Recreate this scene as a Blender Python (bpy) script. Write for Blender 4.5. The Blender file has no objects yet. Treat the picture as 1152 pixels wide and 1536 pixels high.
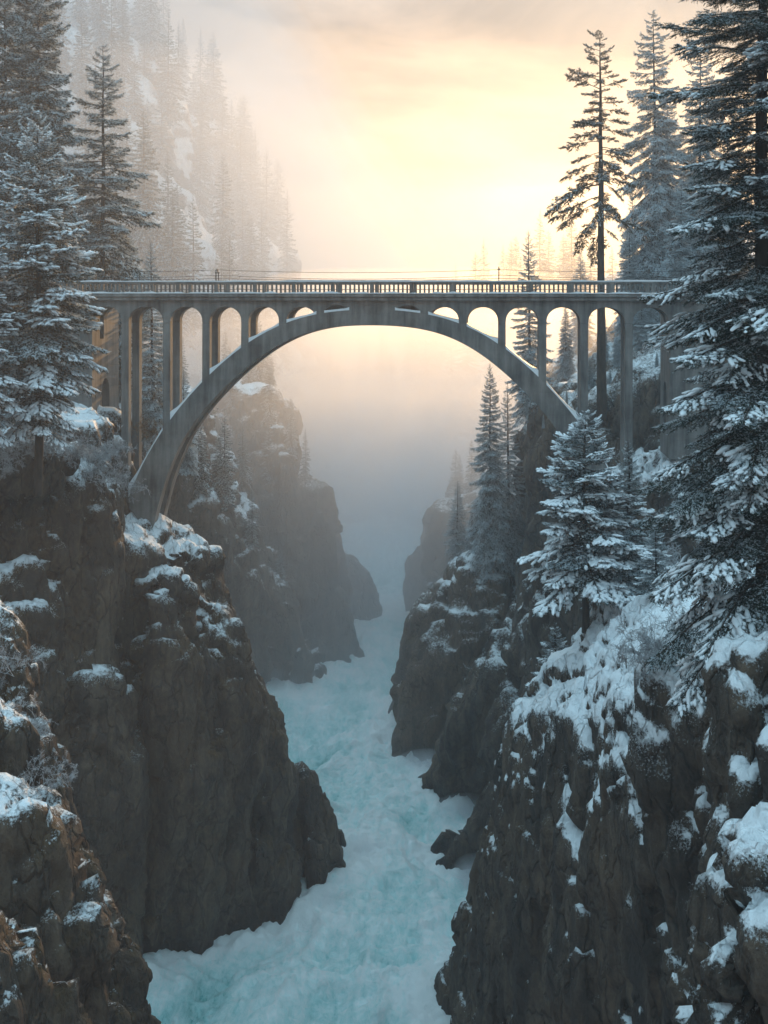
import bpy, bmesh, math, random
import numpy as np
from mathutils import Vector, Matrix
from mathutils.bvhtree import BVHTree

# ------------------------------------------------------------------ camera
scene = bpy.context.scene
COL = scene.collection
F = 1854.0          # focal length in photo pixels (photo 1152 x 1536)
HZ = 470.0          # row of the horizon
WATER = -50.0       # water level, metres below the camera

cam = bpy.data.cameras.new('camera')
cam.sensor_fit = 'VERTICAL'
cam.sensor_height = 36.0
cam.lens = F / 1536.0 * 36.0
cam.shift_y = -(768.0 - HZ) / 1536.0
cam.clip_start = 0.5
cam.clip_end = 3000.0
cam_ob = bpy.data.objects.new('camera', cam)
cam_ob.rotation_euler = (math.radians(90), 0, 0)
COL.objects.link(cam_ob)
scene.camera = cam_ob

# ------------------------------------------------------------------ world, sun, exposure
SUN_EL, SUN_AZ = math.radians(11.0), math.radians(14.5)
world = bpy.data.worlds.new('World')
scene.world = world
world.use_nodes = True
wnt = world.node_tree
sky = wnt.nodes.new('ShaderNodeTexSky')
sky.sky_type = 'NISHITA'
sky.sun_disc = False
sky.sun_elevation = SUN_EL
sky.sun_rotation = SUN_AZ
sky.altitude = 600
sky.dust_density = 1.0
sky.ozone_density = 1.6
wnt.nodes['Background'].inputs[1].default_value = 0.10
sun_dir = Vector((math.sin(SUN_AZ) * math.cos(SUN_EL), math.cos(SUN_AZ) * math.cos(SUN_EL), math.sin(SUN_EL)))
def thin_cloud():
    """a veil of winter cloud over the clear sky: blue-grey overhead, glowing round the sun"""
    N, L = wnt.nodes, wnt.links
    tc = N.new('ShaderNodeTexCoord')
    def mth(op, a, b=None):
        n = N.new('ShaderNodeMath'); n.operation = op; n.use_clamp = False
        for i, x in enumerate((a, b)):
            if x is None: continue
            if isinstance(x, (int, float)): n.inputs[i].default_value = x
            else: L.new(x, n.inputs[i])
        return n.outputs[0]
    def rmp(src, stops):
        r = N.new('ShaderNodeValToRGB'); el = r.color_ramp.elements
        while len(el) < len(stops): el.new(.5)
        for e, (p, c) in zip(el, stops):
            e.position = p; e.color = (*c, 1)
        L.new(src, r.inputs[0]); return r.outputs[0]
    def scl(col, f):
        n = N.new('ShaderNodeVectorMath'); n.operation = 'SCALE'
        L.new(col, n.inputs[0])
        if isinstance(f, (int, float)): n.inputs['Scale'].default_value = f
        else: L.new(f, n.inputs['Scale'])
        return n.outputs[0]
    def add(a, b):
        n = N.new('ShaderNodeVectorMath'); n.operation = 'ADD'
        L.new(a, n.inputs[0]); L.new(b, n.inputs[1]); return n.outputs[0]
    sp = N.new('ShaderNodeSeparateXYZ'); L.new(tc.outputs['Generated'], sp.inputs[0])
    d = N.new('ShaderNodeVectorMath'); d.operation = 'DOT_PRODUCT'
    L.new(tc.outputs['Generated'], d.inputs[0]); d.inputs[1].default_value = Vector((0.124, 1.0, 0.15)).normalized()   # the thin place in the cloud
    cosang = mth('MAXIMUM', d.outputs['Value'], 0.0)
    mp = N.new('ShaderNodeMapping'); mp.inputs['Scale'].default_value = (1, 1, 2.6)
    L.new(tc.outputs['Generated'], mp.inputs[0])
    nz = N.new('ShaderNodeTexNoise'); nz.inputs['Scale'].default_value = 6.0; nz.inputs['Detail'].default_value = 6; nz.inputs['Roughness'].default_value = .55; nz.inputs['Distortion'].default_value = .4
    L.new(mp.outputs[0], nz.inputs['Vector'])
    base = rmp(sp.outputs['Z'], [(0.0, CLOUD_LOW), (0.22, CLOUD_LOW), (0.7, CLOUD_HIGH)])
    wisp = rmp(nz.outputs['Fac'], [(0.36, (0, 0, 0)), (0.62, (1, 1, 1))])
    base = scl(base, mth('ADD', mth('MULTIPLY', wisp, 0.7), 0.6))
    glow = rmp(sp.outputs['Z'], [(0.0, GLOW), (1.0, GLOW)])
    g1 = mth('MULTIPLY', mth('POWER', cosang, GLOW_N[0]), GLOW_A[0])
    g2 = mth('MULTIPLY', mth('POWER', cosang, GLOW_N[1]), GLOW_A[1])
    g3 = mth('MULTIPLY', mth('POWER', cosang, 5), GLOW_A[2])
    g = mth('MULTIPLY', mth('ADD', mth('ADD', g1, g2), g3), mth('ADD', mth('MULTIPLY', wisp, 0.95), 0.42))
    cloud = scl(add(base, scl(glow, g)), 10.0)
    mx = N.new('ShaderNodeMix'); mx.data_type = 'RGBA'
    mx.inputs[0].default_value = 0.85
    L.new(sky.outputs[0], mx.inputs[6]); L.new(cloud, mx.inputs[7])
    L.new(mx.outputs[2], N['Background'].inputs[0])
CLOUD_LOW, CLOUD_HIGH = (0.20, 0.205, 0.215), (0.88, 1.46, 1.78)
GLOW, GLOW_N, GLOW_A = (1.0, 0.53, 0.16), (16, 140), (0.22, 0.16, 0.08)
thin_cloud()

sun = bpy.data.lights.new('sun', 'SUN')
sun.energy = 5.0
sun.angle = math.radians(0.5)
sun.color = (1.0, 0.555, 0.20)
sun_ob = bpy.data.objects.new('sun', sun)
sun_ob.rotation_euler = sun_dir.to_track_quat('Z', 'Y').to_euler()
sun_ob.location = (0, 0, 80)
COL.objects.link(sun_ob)

vs = scene.view_settings
vs.view_transform = 'Standard'
vs.look = 'None'
vs.gamma = 1.0
vs.exposure = 0.17
scene.cycles.volume_bounces = 4
scene.cycles.max_bounces = 6
scene.cycles.diffuse_bounces = 2
scene.cycles.glossy_bounces = 2
scene.cycles.transmission_bounces = 2
scene.cycles.transparent_max_bounces = 8

# ------------------------------------------------------------------ helpers: placing
def q(u, v, Y):
    return Vector(((u - 576.0) / F * Y, Y, (HZ - v) / F * Y))

def W(u, v, dz=-1.5):
    Y = -F * WATER / (v - HZ)
    return Vector(((u - 576.0) / F * Y, Y, WATER + dz))

def tag(o, label=None, cat=None, group=None, kind=None):
    if label: o['label'] = label
    if cat: o['category'] = cat
    if group: o['group'] = group
    if kind: o['kind'] = kind
    return o

def empty(name, loc=(0, 0, 0), rz=0.0):
    o = bpy.data.objects.new(name, None)
    o.location = loc
    o.rotation_euler = (0, 0, rz)
    o.empty_display_size = 0.3
    COL.objects.link(o)
    return o

def link(name, me, parent=None):
    o = bpy.data.objects.new(name, me)
    COL.objects.link(o)
    if parent is not None:
        o.parent = parent
    return o

def copy_tree(o, parent=None):
    c = o.copy()
    COL.objects.link(c)
    if parent is not None:
        c.parent = parent
    for ch in list(o.children):
        copy_tree(ch, c)
    return c

# ------------------------------------------------------------------ helpers: meshes
def mesh_np(name, verts, faces, mats, midx=None, smooth=True):
    """verts (N,3), faces list of index arrays with equal side count or (M,k) array."""
    verts = np.asarray(verts, np.float32)
    faces = np.asarray(faces, np.int32)
    k = faces.shape[1]
    me = bpy.data.meshes.new(name)
    me.vertices.add(len(verts))
    me.vertices.foreach_set('co', verts.ravel())
    me.loops.add(faces.size)
    me.loops.foreach_set('vertex_index', faces.ravel())
    me.polygons.add(len(faces))
    me.polygons.foreach_set('loop_start', np.arange(0, faces.size, k, dtype=np.int32))
    if midx is not None:
        me.polygons.foreach_set('material_index', np.asarray(midx, np.int32))
    me.polygons.foreach_set('use_smooth', np.full(len(faces), smooth))
    for m in (mats if isinstance(mats, (list, tuple)) else [mats]):
        me.materials.append(m)
    me.update(calc_edges=True)
    return me

class MB:
    """collects simple shapes, builds ONE mesh object"""
    def __init__(self):
        self.bm = bmesh.new()
    def box(self, x0, x1, y0, y1, z0, z1, bev=0.0):
        r = bmesh.ops.create_cube(self.bm, size=1.0)
        vs_ = r['verts']
        for v in vs_:
            v.co = Vector((x0 + (v.co.x + .5) * (x1 - x0), y0 + (v.co.y + .5) * (y1 - y0), z0 + (v.co.z + .5) * (z1 - z0)))
        if bev > 0:
            es = list({e for v in vs_ for e in v.link_edges})
            bmesh.ops.bevel(self.bm, geom=es, offset=bev, segments=1, affect='EDGES', profile=0.5)
        return self
    def prism(self, prof, y0, y1):
        """profile in x,z (list, ordered), extruded in y"""
        a = [self.bm.verts.new((p[0], y0, p[1])) for p in prof]
        b = [self.bm.verts.new((p[0], y1, p[1])) for p in prof]
        n = len(prof)
        self.bm.faces.new(a)
        self.bm.faces.new(b[::-1])
        for i in range(n):
            j = (i + 1) % n
            self.bm.faces.new((a[j], a[i], b[i], b[j]))
        return self
    def strip(self, xs, ztop, zbot, y0, y1):
        """solid between two curves z(x), quads only"""
        bm = self.bm
        rows = []
        for x, zt, zb in zip(xs, ztop, zbot):
            rows.append([bm.verts.new((x, y0, zb)), bm.verts.new((x, y0, zt)), bm.verts.new((x, y1, zt)), bm.verts.new((x, y1, zb))])
        for r0, r1 in zip(rows[:-1], rows[1:]):
            for i in range(4):
                j = (i + 1) % 4
                bm.faces.new((r0[i], r1[i], r1[j], r0[j]))
        bm.faces.new(rows[0])
        bm.faces.new(rows[-1][::-1])
        return self
    def tube(self, pts, rad, n=6):
        bm = self.bm
        rings = []
        pts = [Vector(p) for p in pts]
        for i, p in enumerate(pts):
            d = (pts[min(i + 1, len(pts) - 1)] - pts[max(i - 1, 0)]).normalized()
            a = d.cross(Vector((0, 0, 1)))
            if a.length < 1e-3: a = Vector((1, 0, 0))
            a.normalize(); b = d.cross(a)
            r = rad[i] if isinstance(rad, (list, tuple)) else rad
            rings.append([bm.verts.new(p + r * (math.cos(t) * a + math.sin(t) * b)) for t in [2 * math.pi * k / n for k in range(n)]])
        for r0, r1 in zip(rings[:-1], rings[1:]):
            for k in range(n):
                bm.faces.new((r0[k], r0[(k + 1) % n], r1[(k + 1) % n], r1[k]))
        bm.faces.new(rings[0][::-1]); bm.faces.new(rings[-1])
        return self
    def build(self, name, mat, parent=None, smooth=False):
        bmesh.ops.recalc_face_normals(self.bm, faces=self.bm.faces)
        me = bpy.data.meshes.new(name)
        self.bm.to_mesh(me); self.bm.free()
        me.materials.append(mat)
        if smooth:
            me.polygons.foreach_set('use_smooth', np.full(len(me.polygons), True))
        return link(name, me, parent)

# ------------------------------------------------------------------ helpers: noise
def vnoise(p, seed=0):
    p = np.asarray(p, np.float64)
    i = np.floor(p).astype(np.int64)
    f = p - i
    f = f * f * f * (f * (f * 6 - 15) + 10)
    def h(ix, iy, iz):
        n = (ix * 374761393 + iy * 668265263 + iz * 2147483647 + seed * 1274126177) & 0xFFFFFFFF
        n = ((n ^ (n >> 13)) * 1274126177) & 0xFFFFFFFF
        n = ((n ^ (n >> 16)) * 2246822519) & 0xFFFFFFFF
        return ((n ^ (n >> 15)) & 0xFFFFFF) / float(0xFFFFFF) * 2 - 1
    x, y, z = i[:, 0], i[:, 1], i[:, 2]
    fx, fy, fz = f[:, 0], f[:, 1], f[:, 2]
    def lx(dy, dz):
        a = h(x, y + dy, z + dz); b = h(x + 1, y + dy, z + dz)
        return a + (b - a) * fx
    a = lx(0, 0); a = a + (lx(1, 0) - a) * fy
    b = lx(0, 1); b = b + (lx(1, 1) - b) * fy
    return a + (b - a) * fz

def fbm(p, octv=4, seed=0, ridged=False, gain=0.5):
    p = np.asarray(p, np.float64)
    s = np.zeros(len(p)); a = 1.0; t = 0.0
    for k in range(octv):
        n = vnoise(p * (2.03 ** k) + 17.3 * k, seed + k)
        if ridged: n = 1 - 2 * np.abs(n)
        s += a * n; t += a; a *= gain
    return s / t

def cells(p, seed=0):
    """nearest and second nearest jittered cell centre: distances and a random number of the nearest cell"""
    p = np.asarray(p, np.float64)
    i0 = np.floor(p).astype(np.int64); n = len(p)
    d1 = np.full(n, 9.0); d2 = np.full(n, 9.0); r1 = np.zeros(n); tilt = np.zeros(n)
    for dx in (-1, 0, 1):
        for dy in (-1, 0, 1):
            for dz in (-1, 0, 1):
                c = i0 + np.array([dx, dy, dz])
                h = (c[:, 0] * 374761393 + c[:, 1] * 668265263 + c[:, 2] * 1440662683 + seed * 1274126177) & 0xFFFFFFFF
                h = ((h ^ (h >> 13)) * 1274126177) & 0xFFFFFFFF
                h = ((h ^ (h >> 16)) * 2246822519) & 0xFFFFFFFF
                h = h ^ (h >> 15)
                j = np.stack([(h & 1023), (h >> 10) & 1023, (h >> 20) & 1023], 1) / 1023.0
                d = np.linalg.norm(c + 0.15 + 0.7 * j - p, axis=1)
                m = d < d1
                d2 = np.where(m, d1, np.minimum(d2, d))
                r1 = np.where(m, ((h >> 5) & 1023) / 1023.0, r1)
                g = np.stack([(h >> 3) & 255, (h >> 11) & 255, (h >> 19) & 255], 1) / 127.5 - 1
                tilt = np.where(m, ((p - c - 0.15 - 0.7 * j) * g).sum(1), tilt)
                d1 = np.where(m, d, d1)
    return d1, d2, r1, tilt

# ------------------------------------------------------------------ materials
def new_mat(name):
    m = bpy.data.materials.new(name)
    m.use_nodes = True
    nt = m.node_tree
    b = nt.nodes['Principled BSDF']
    return m, nt, b, nt.nodes, nt.links

def ramp(nt, src, stops):
    r = nt.nodes.new('ShaderNodeValToRGB')
    el = r.color_ramp.elements
    while len(el) < len(stops): el.new(0.5)
    for e, (p, c) in zip(el, stops):
        e.position = p
        e.color = (c[0], c[1], c[2], 1) if isinstance(c, (tuple, list)) else (c, c, c, 1)
    nt.links.new(src, r.inputs[0])
    return r.outputs[0]

def math_n(nt, op, a, b=None, c=None):
    n = nt.nodes.new('ShaderNodeMath'); n.operation = op
    for i, x in enumerate((a, b, c)):
        if x is None: continue
        if isinstance(x, (int, float)): n.inputs[i].default_value = x
        else: nt.links.new(x, n.inputs[i])
    return n.outputs[0]

def noise_n(nt, scale, detail=4, rough=0.55, stretch=(1, 1, 1), offset=0.0, dist=0.0):
    tc = nt.nodes.new('ShaderNodeTexCoord')
    mp = nt.nodes.new('ShaderNodeMapping')
    mp.inputs['Scale'].default_value = stretch
    mp.inputs['Location'].default_value = (offset, offset * .7, offset * .3)
    nt.links.new(tc.outputs['Object'], mp.inputs[0])
    n = nt.nodes.new('ShaderNodeTexNoise')
    n.inputs['Scale'].default_value = scale
    n.inputs['Detail'].default_value = detail
    n.inputs['Roughness'].default_value = rough
    n.inputs['Distortion'].default_value = dist
    nt.links.new(mp.outputs[0], n.inputs['Vector'])
    return n.outputs['Fac']

def mix_n(nt, fac, a, b, blend='MIX'):
    n = nt.nodes.new('ShaderNodeMix'); n.data_type = 'RGBA'; n.blend_type = blend
    for s, x in ((0, fac), (6, a), (7, b)):
        if isinstance(x, (int, float)): n.inputs[s].default_value = x
        elif isinstance(x, (tuple, list)): n.inputs[s].default_value = (x[0], x[1], x[2], 1)
        else: nt.links.new(x, n.inputs[s])
    return n.outputs[2]

def rock_material(name, snow_at=0.66, snow_w=0.10, dark=(0.016, 0.013, 0.011), mid=(0.062, 0.045, 0.034), light=(0.17, 0.122, 0.084), sc=1.0, moss=0.5, line=-22.0):
    m, nt, b, N, L = new_mat(name)
    big = noise_n(nt, 0.16 * sc, 5, 0.6, (1, 1, 0.55))
    streak = noise_n(nt, 0.8 * sc, 6, 0.65, (1, 1, 0.16), 3.1)
    fine = noise_n(nt, 3.2 * sc, 6, 0.7, (1, 1, 0.6), 7.7)
    f1 = math_n(nt, 'MULTIPLY_ADD', streak, 0.55, math_n(nt, 'MULTIPLY', big, 0.45))
    f2 = math_n(nt, 'MULTIPLY_ADD', fine, 0.35, math_n(nt, 'MULTIPLY', f1, 0.75))
    rock = ramp(nt, f2, [(0.40, dark), (0.52, mid), (0.66, light)])
    # dry moss and grass
    geo = N.new('ShaderNodeNewGeometry')
    sep = N.new('ShaderNodeSeparateXYZ'); L.new(geo.outputs['Normal'], sep.inputs[0])
    nz = sep.outputs['Z']
    mossn = noise_n(nt, 0.5 * sc, 5, 0.65, (1, 1, 0.5), 12.0)
    mfac = math_n(nt, 'MULTIPLY', ramp(nt, mossn, [(0.47, 0.0), (0.60, 1.0)]), ramp(nt, nz, [(0.05, 0.0), (0.45, moss)]))
    mosscol = ramp(nt, fine, [(0.35, (0.035, 0.022, 0.009)), (0.65, (0.13, 0.075, 0.028))])
    # crevice shade painted dark along the cracks, wet streaks, paler weathered plates
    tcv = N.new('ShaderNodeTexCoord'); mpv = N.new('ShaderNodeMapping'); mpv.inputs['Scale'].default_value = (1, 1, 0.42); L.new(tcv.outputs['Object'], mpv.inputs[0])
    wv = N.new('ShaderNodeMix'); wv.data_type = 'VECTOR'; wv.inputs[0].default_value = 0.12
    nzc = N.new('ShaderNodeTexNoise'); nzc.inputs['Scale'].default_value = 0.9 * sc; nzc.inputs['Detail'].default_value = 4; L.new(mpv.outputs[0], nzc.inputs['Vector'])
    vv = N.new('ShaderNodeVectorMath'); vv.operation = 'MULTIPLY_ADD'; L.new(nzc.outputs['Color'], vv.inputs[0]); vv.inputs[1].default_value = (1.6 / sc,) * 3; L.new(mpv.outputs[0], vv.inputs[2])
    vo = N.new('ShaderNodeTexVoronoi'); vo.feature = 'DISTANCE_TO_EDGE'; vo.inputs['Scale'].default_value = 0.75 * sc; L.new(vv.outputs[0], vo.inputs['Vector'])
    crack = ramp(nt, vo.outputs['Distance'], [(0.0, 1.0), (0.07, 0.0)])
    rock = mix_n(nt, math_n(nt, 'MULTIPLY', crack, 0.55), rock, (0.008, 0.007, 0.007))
    wet = ramp(nt, noise_n(nt, 0.35 * sc, 4, 0.6, (1, 1, 0.12), 51.0), [(0.50, 0.0), (0.62, 0.7)])
    rock = mix_n(nt, wet, rock, (0.014, 0.013, 0.014))
    tcw = N.new('ShaderNodeTexCoord'); sw = N.new('ShaderNodeSeparateXYZ'); L.new(tcw.outputs['Object'], sw.inputs[0])
    wz = math_n(nt, 'ADD', sw.outputs['Z'], math_n(nt, 'MULTIPLY', streak, 4.0))
    band = N.new('ShaderNodeMapRange'); L.new(wz, band.inputs[0])
    for i_, v_ in ((1, WATER + 3.2), (2, WATER + 5.2), (3, 0.85), (4, 0.0)): band.inputs[i_].default_value = v_
    ochre = ramp(nt, noise_n(nt, 0.22 * sc, 5, 0.6, (1, 1, 0.4), 61.0), [(0.54, 0.0), (0.68, 0.5)])
    rock = mix_n(nt, ochre, rock, (0.150, 0.092, 0.052))
    rock = mix_n(nt, band.outputs[0], rock, (0.010, 0.010, 0.011))
    col = mix_n(nt, mfac, rock, mosscol)
    # snow where the surface lies flat enough
    sn = noise_n(nt, 0.55 * sc, 7, 0.72, (1, 1, 1), 21.0)
    sn2 = noise_n(nt, 0.09 * sc, 3, 0.5, (1, 1, 1), 31.0)
    sn3 = noise_n(nt, 3.6 * sc, 8, 0.78, (1, 1, 1), 41.0)
    nsum = math_n(nt, 'ADD', math_n(nt, 'MULTIPLY_ADD', sn, 0.6, -0.30), math_n(nt, 'MULTIPLY_ADD', sn3, 1.6, -0.80))
    nsum = math_n(nt, 'ADD', nsum, math_n(nt, 'MULTIPLY_ADD', sn2, 0.4, -0.2))
    hold = ramp(nt, nz, [(0.12, 0.06), (0.48, 1.0)])
    sfac = math_n(nt, 'ADD', nz, math_n(nt, 'MULTIPLY', nsum, hold))
    tcz = N.new('ShaderNodeTexCoord'); sz = N.new('ShaderNodeSeparateXYZ'); L.new(tcz.outputs['Object'], sz.inputs[0])
    sline = N.new('ShaderNodeMapRange'); L.new(sz.outputs['Z'], sline.inputs[0])
    for i_, v_ in ((1, line - 9.0), (2, line + 9.0), (3, -0.50), (4, 0.08)): sline.inputs[i_].default_value = v_
    sfac = math_n(nt, 'ADD', sfac, sline.outputs[0])
    snow = ramp(nt, sfac, [(snow_at - snow_w / 2, 0.0), (snow_at + snow_w / 2, 1.0)])
    # powder dusting between the lying patches
    dn = noise_n(nt, 11.0 * sc, 4, 0.7, (1, 1, 1), 71.0)
    dust = math_n(nt, 'ADD', math_n(nt, 'MULTIPLY', sfac, 0.75), math_n(nt, 'MULTIPLY_ADD', dn, 1.2, -0.60))
    dust = ramp(nt, dust, [(snow_at * 0.55, 0.0), (snow_at * 0.55 + 0.16, 0.85)])
    snow = math_n(nt, 'MAXIMUM', snow, dust)
    col = mix_n(nt, snow, col, (0.78, 0.81, 0.84))
    L.new(col, b.inputs['Base Color'])
    ro = N.new('ShaderNodeMapRange'); L.new(snow, ro.inputs[0]); ro.inputs[3].default_value = 0.78; ro.inputs[4].default_value = 0.6
    L.new(ro.outputs[0], b.inputs['Roughness'])
    # bump: cracks and grain, smoother under snow
    h = math_n(nt, 'ADD', math_n(nt, 'MULTIPLY', fine, 0.5), math_n(nt, 'MULTIPLY', streak, 0.65))
    h = math_n(nt, 'ADD', h, math_n(nt, 'MULTIPLY', crack, -0.35))
    h = math_n(nt, 'MULTIPLY', h, math_n(nt, 'MULTIPLY_ADD', snow, -0.6, 1.0))
    h = math_n(nt, 'ADD', h, math_n(nt, 'MULTIPLY', snow, 0.18))
    bp = N.new('ShaderNodeBump'); bp.inputs['Distance'].default_value = 1.1 / sc; bp.inputs['Strength'].default_value = 0.9
    L.new(h, bp.inputs['Height']); L.new(bp.outputs[0], b.inputs['Normal'])
    return m

def simple_mat(name, c0, c1, scale=2.0, rough=0.8, bump=0.1, stretch=(1, 1, 1), spec=0.3):
    m, nt, b, N, L = new_mat(name)
    n = noise_n(nt, scale, 5, 0.6, stretch)
    L.new(ramp(nt, n, [(0.35, c0), (0.65, c1)]), b.inputs['Base Color'])
    b.inputs['Roughness'].default_value = rough
    b.inputs['Specular IOR Level'].default_value = spec
    if bump:
        bp = N.new('ShaderNodeBump'); bp.inputs['Distance'].default_value = bump; bp.inputs['Strength'].default_value = 0.6
        L.new(n, bp.inputs['Height']); L.new(bp.outputs[0], b.inputs['Normal'])
    return m

M = {}
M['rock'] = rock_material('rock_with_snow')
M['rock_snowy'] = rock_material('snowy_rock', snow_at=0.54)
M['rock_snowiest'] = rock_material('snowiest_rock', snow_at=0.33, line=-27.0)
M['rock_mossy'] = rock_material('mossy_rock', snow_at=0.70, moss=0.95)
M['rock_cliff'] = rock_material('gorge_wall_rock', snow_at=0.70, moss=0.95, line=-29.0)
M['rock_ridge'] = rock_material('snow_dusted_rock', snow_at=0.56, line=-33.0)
M['rock_bare'] = rock_material('bare_hill_rock', snow_at=0.98)  # hill rock with hardly any lying snow
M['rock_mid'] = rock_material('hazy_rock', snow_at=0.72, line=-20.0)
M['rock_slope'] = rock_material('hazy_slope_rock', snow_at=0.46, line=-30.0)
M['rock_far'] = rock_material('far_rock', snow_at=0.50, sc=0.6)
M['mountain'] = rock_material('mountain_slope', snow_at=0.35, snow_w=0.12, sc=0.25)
M['snow'] = simple_mat('snow', (0.78, 0.81, 0.84), (0.84, 0.87, 0.90), 3.0, 0.6, 0.05)

def concrete():
    m, nt, b, N, L = new_mat('weathered_concrete')
    a = noise_n(nt, 0.45, 5, 0.6)
    s = noise_n(nt, 1.6, 5, 0.65, (1, 1, 0.09), 5.0)
    f = noise_n(nt, 9.0, 4, 0.6, (1, 1, 1), 9.0)
    k = math_n(nt, 'MULTIPLY_ADD', s, 0.6, math_n(nt, 'MULTIPLY', a, 0.4))
    c = ramp(nt, k, [(0.38, (0.045, 0.044, 0.044)), (0.50, (0.135, 0.132, 0.128)), (0.62, (0.22, 0.213, 0.20))])
    c = mix_n(nt, ramp(nt, f, [(0.4, 0.0), (0.7, 0.25)]), c, (0.09, 0.09, 0.09))
    L.new(c, b.inputs['Base Color'])
    run = ramp(nt, noise_n(nt, 2.2, 5, 0.7, (1, 1, 0.05), 15.0), [(0.52, 0.0), (0.66, 0.75)])
    c = mix_n(nt, run, c, (0.030, 0.029, 0.028))
    pale = ramp(nt, noise_n(nt, 1.4, 5, 0.7, (1, 1, 0.07), 25.0), [(0.58, 0.0), (0.70, 0.5)])
    c = mix_n(nt, pale, c, (0.33, 0.32, 0.30))
    b.inputs['Roughness'].default_value = 0.75
    # board-marked formwork
    tc = N.new('ShaderNodeTexCoord'); sx = N.new('ShaderNodeSeparateXYZ'); L.new(tc.outputs['Object'], sx.inputs[0])
    w = math_n(nt, 'FRACT', math_n(nt, 'MULTIPLY', sx.outputs['Z'], 1.1))
    line = math_n(nt, 'LESS_THAN', w, 0.04)
    h = math_n(nt, 'ADD', math_n(nt, 'MULTIPLY', f, 0.5), math_n(nt, 'MULTIPLY', line, -0.6))
    bp = N.new('ShaderNodeBump'); bp.inputs['Distance'].default_value = 0.03; bp.inputs['Strength'].default_value = 0.7
    L.new(h, bp.inputs['Height']); L.new(bp.outputs[0], b.inputs['Normal'])
    return m
M['concrete'] = concrete()
M['metal'] = simple_mat('dark_metal', (0.03, 0.03, 0.032), (0.06, 0.058, 0.055), 5.0, 0.5, 0)
M['wire'] = simple_mat('black_cable', (0.02, 0.02, 0.02), (0.03, 0.03, 0.03), 5.0, 0.6, 0)

def water_mat():
    m, nt, b, N, L = new_mat('river_water')
    n1 = noise_n(nt, 0.16, 6, 0.65, (1, 0.6, 1), 0, 0.8)
    n2 = noise_n(nt, 1.3, 9, 0.80, (1, 0.55, 1), 4.0, 0.9)
    n3 = noise_n(nt, 1.5, 7, 0.7, (1, 0.16, 1), 9.0, 0.7)
    k = math_n(nt, 'ADD', math_n(nt, 'MULTIPLY_ADD', n2, 0.36, math_n(nt, 'MULTIPLY', n1, 0.36)), math_n(nt, 'MULTIPLY', n3, 0.28))
    fa = N.new('ShaderNodeAttribute'); fa.attribute_name = 'foam'
    k = math_n(nt, 'MULTIPLY_ADD', fa.outputs['Fac'], 0.13, k)
    c = ramp(nt, k, [(0.40, (0.20, 0.54, 0.53)), (0.47, (0.46, 0.77, 0.77)), (0.54, (0.72, 0.90, 0.90)), (0.62, (0.93, 0.97, 0.97))])
    L.new(c, b.inputs['Base Color'])
    L.new(ramp(nt, k, [(0.4, 0.25), (0.55, 0.7)]), b.inputs['Roughness'])
    bp = N.new('ShaderNodeBump'); bp.inputs['Distance'].default_value = 0.8; bp.inputs['Strength'].default_value = 0.8
    L.new(n2, bp.inputs['Height']); L.new(bp.outputs[0], b.inputs['Normal'])
    return m
M['water'] = water_mat()

# ------------------------------------------------------------------ rock masses
CL_NAMES = []
CLIFFS = []   # (verts, faces) of every rock surface, for standing trees on
def col(pts, spread=1.12, base=WATER - 2, shift=(0, 0)):
    pts = [Vector(p) for p in pts]
    c = sum(pts, Vector()) / len(pts)
    return pts + [Vector((c.x + (p.x - c.x) * spread + shift[0], c.y + (p.y - c.y) * spread + shift[1], base)) for p in pts]

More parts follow.
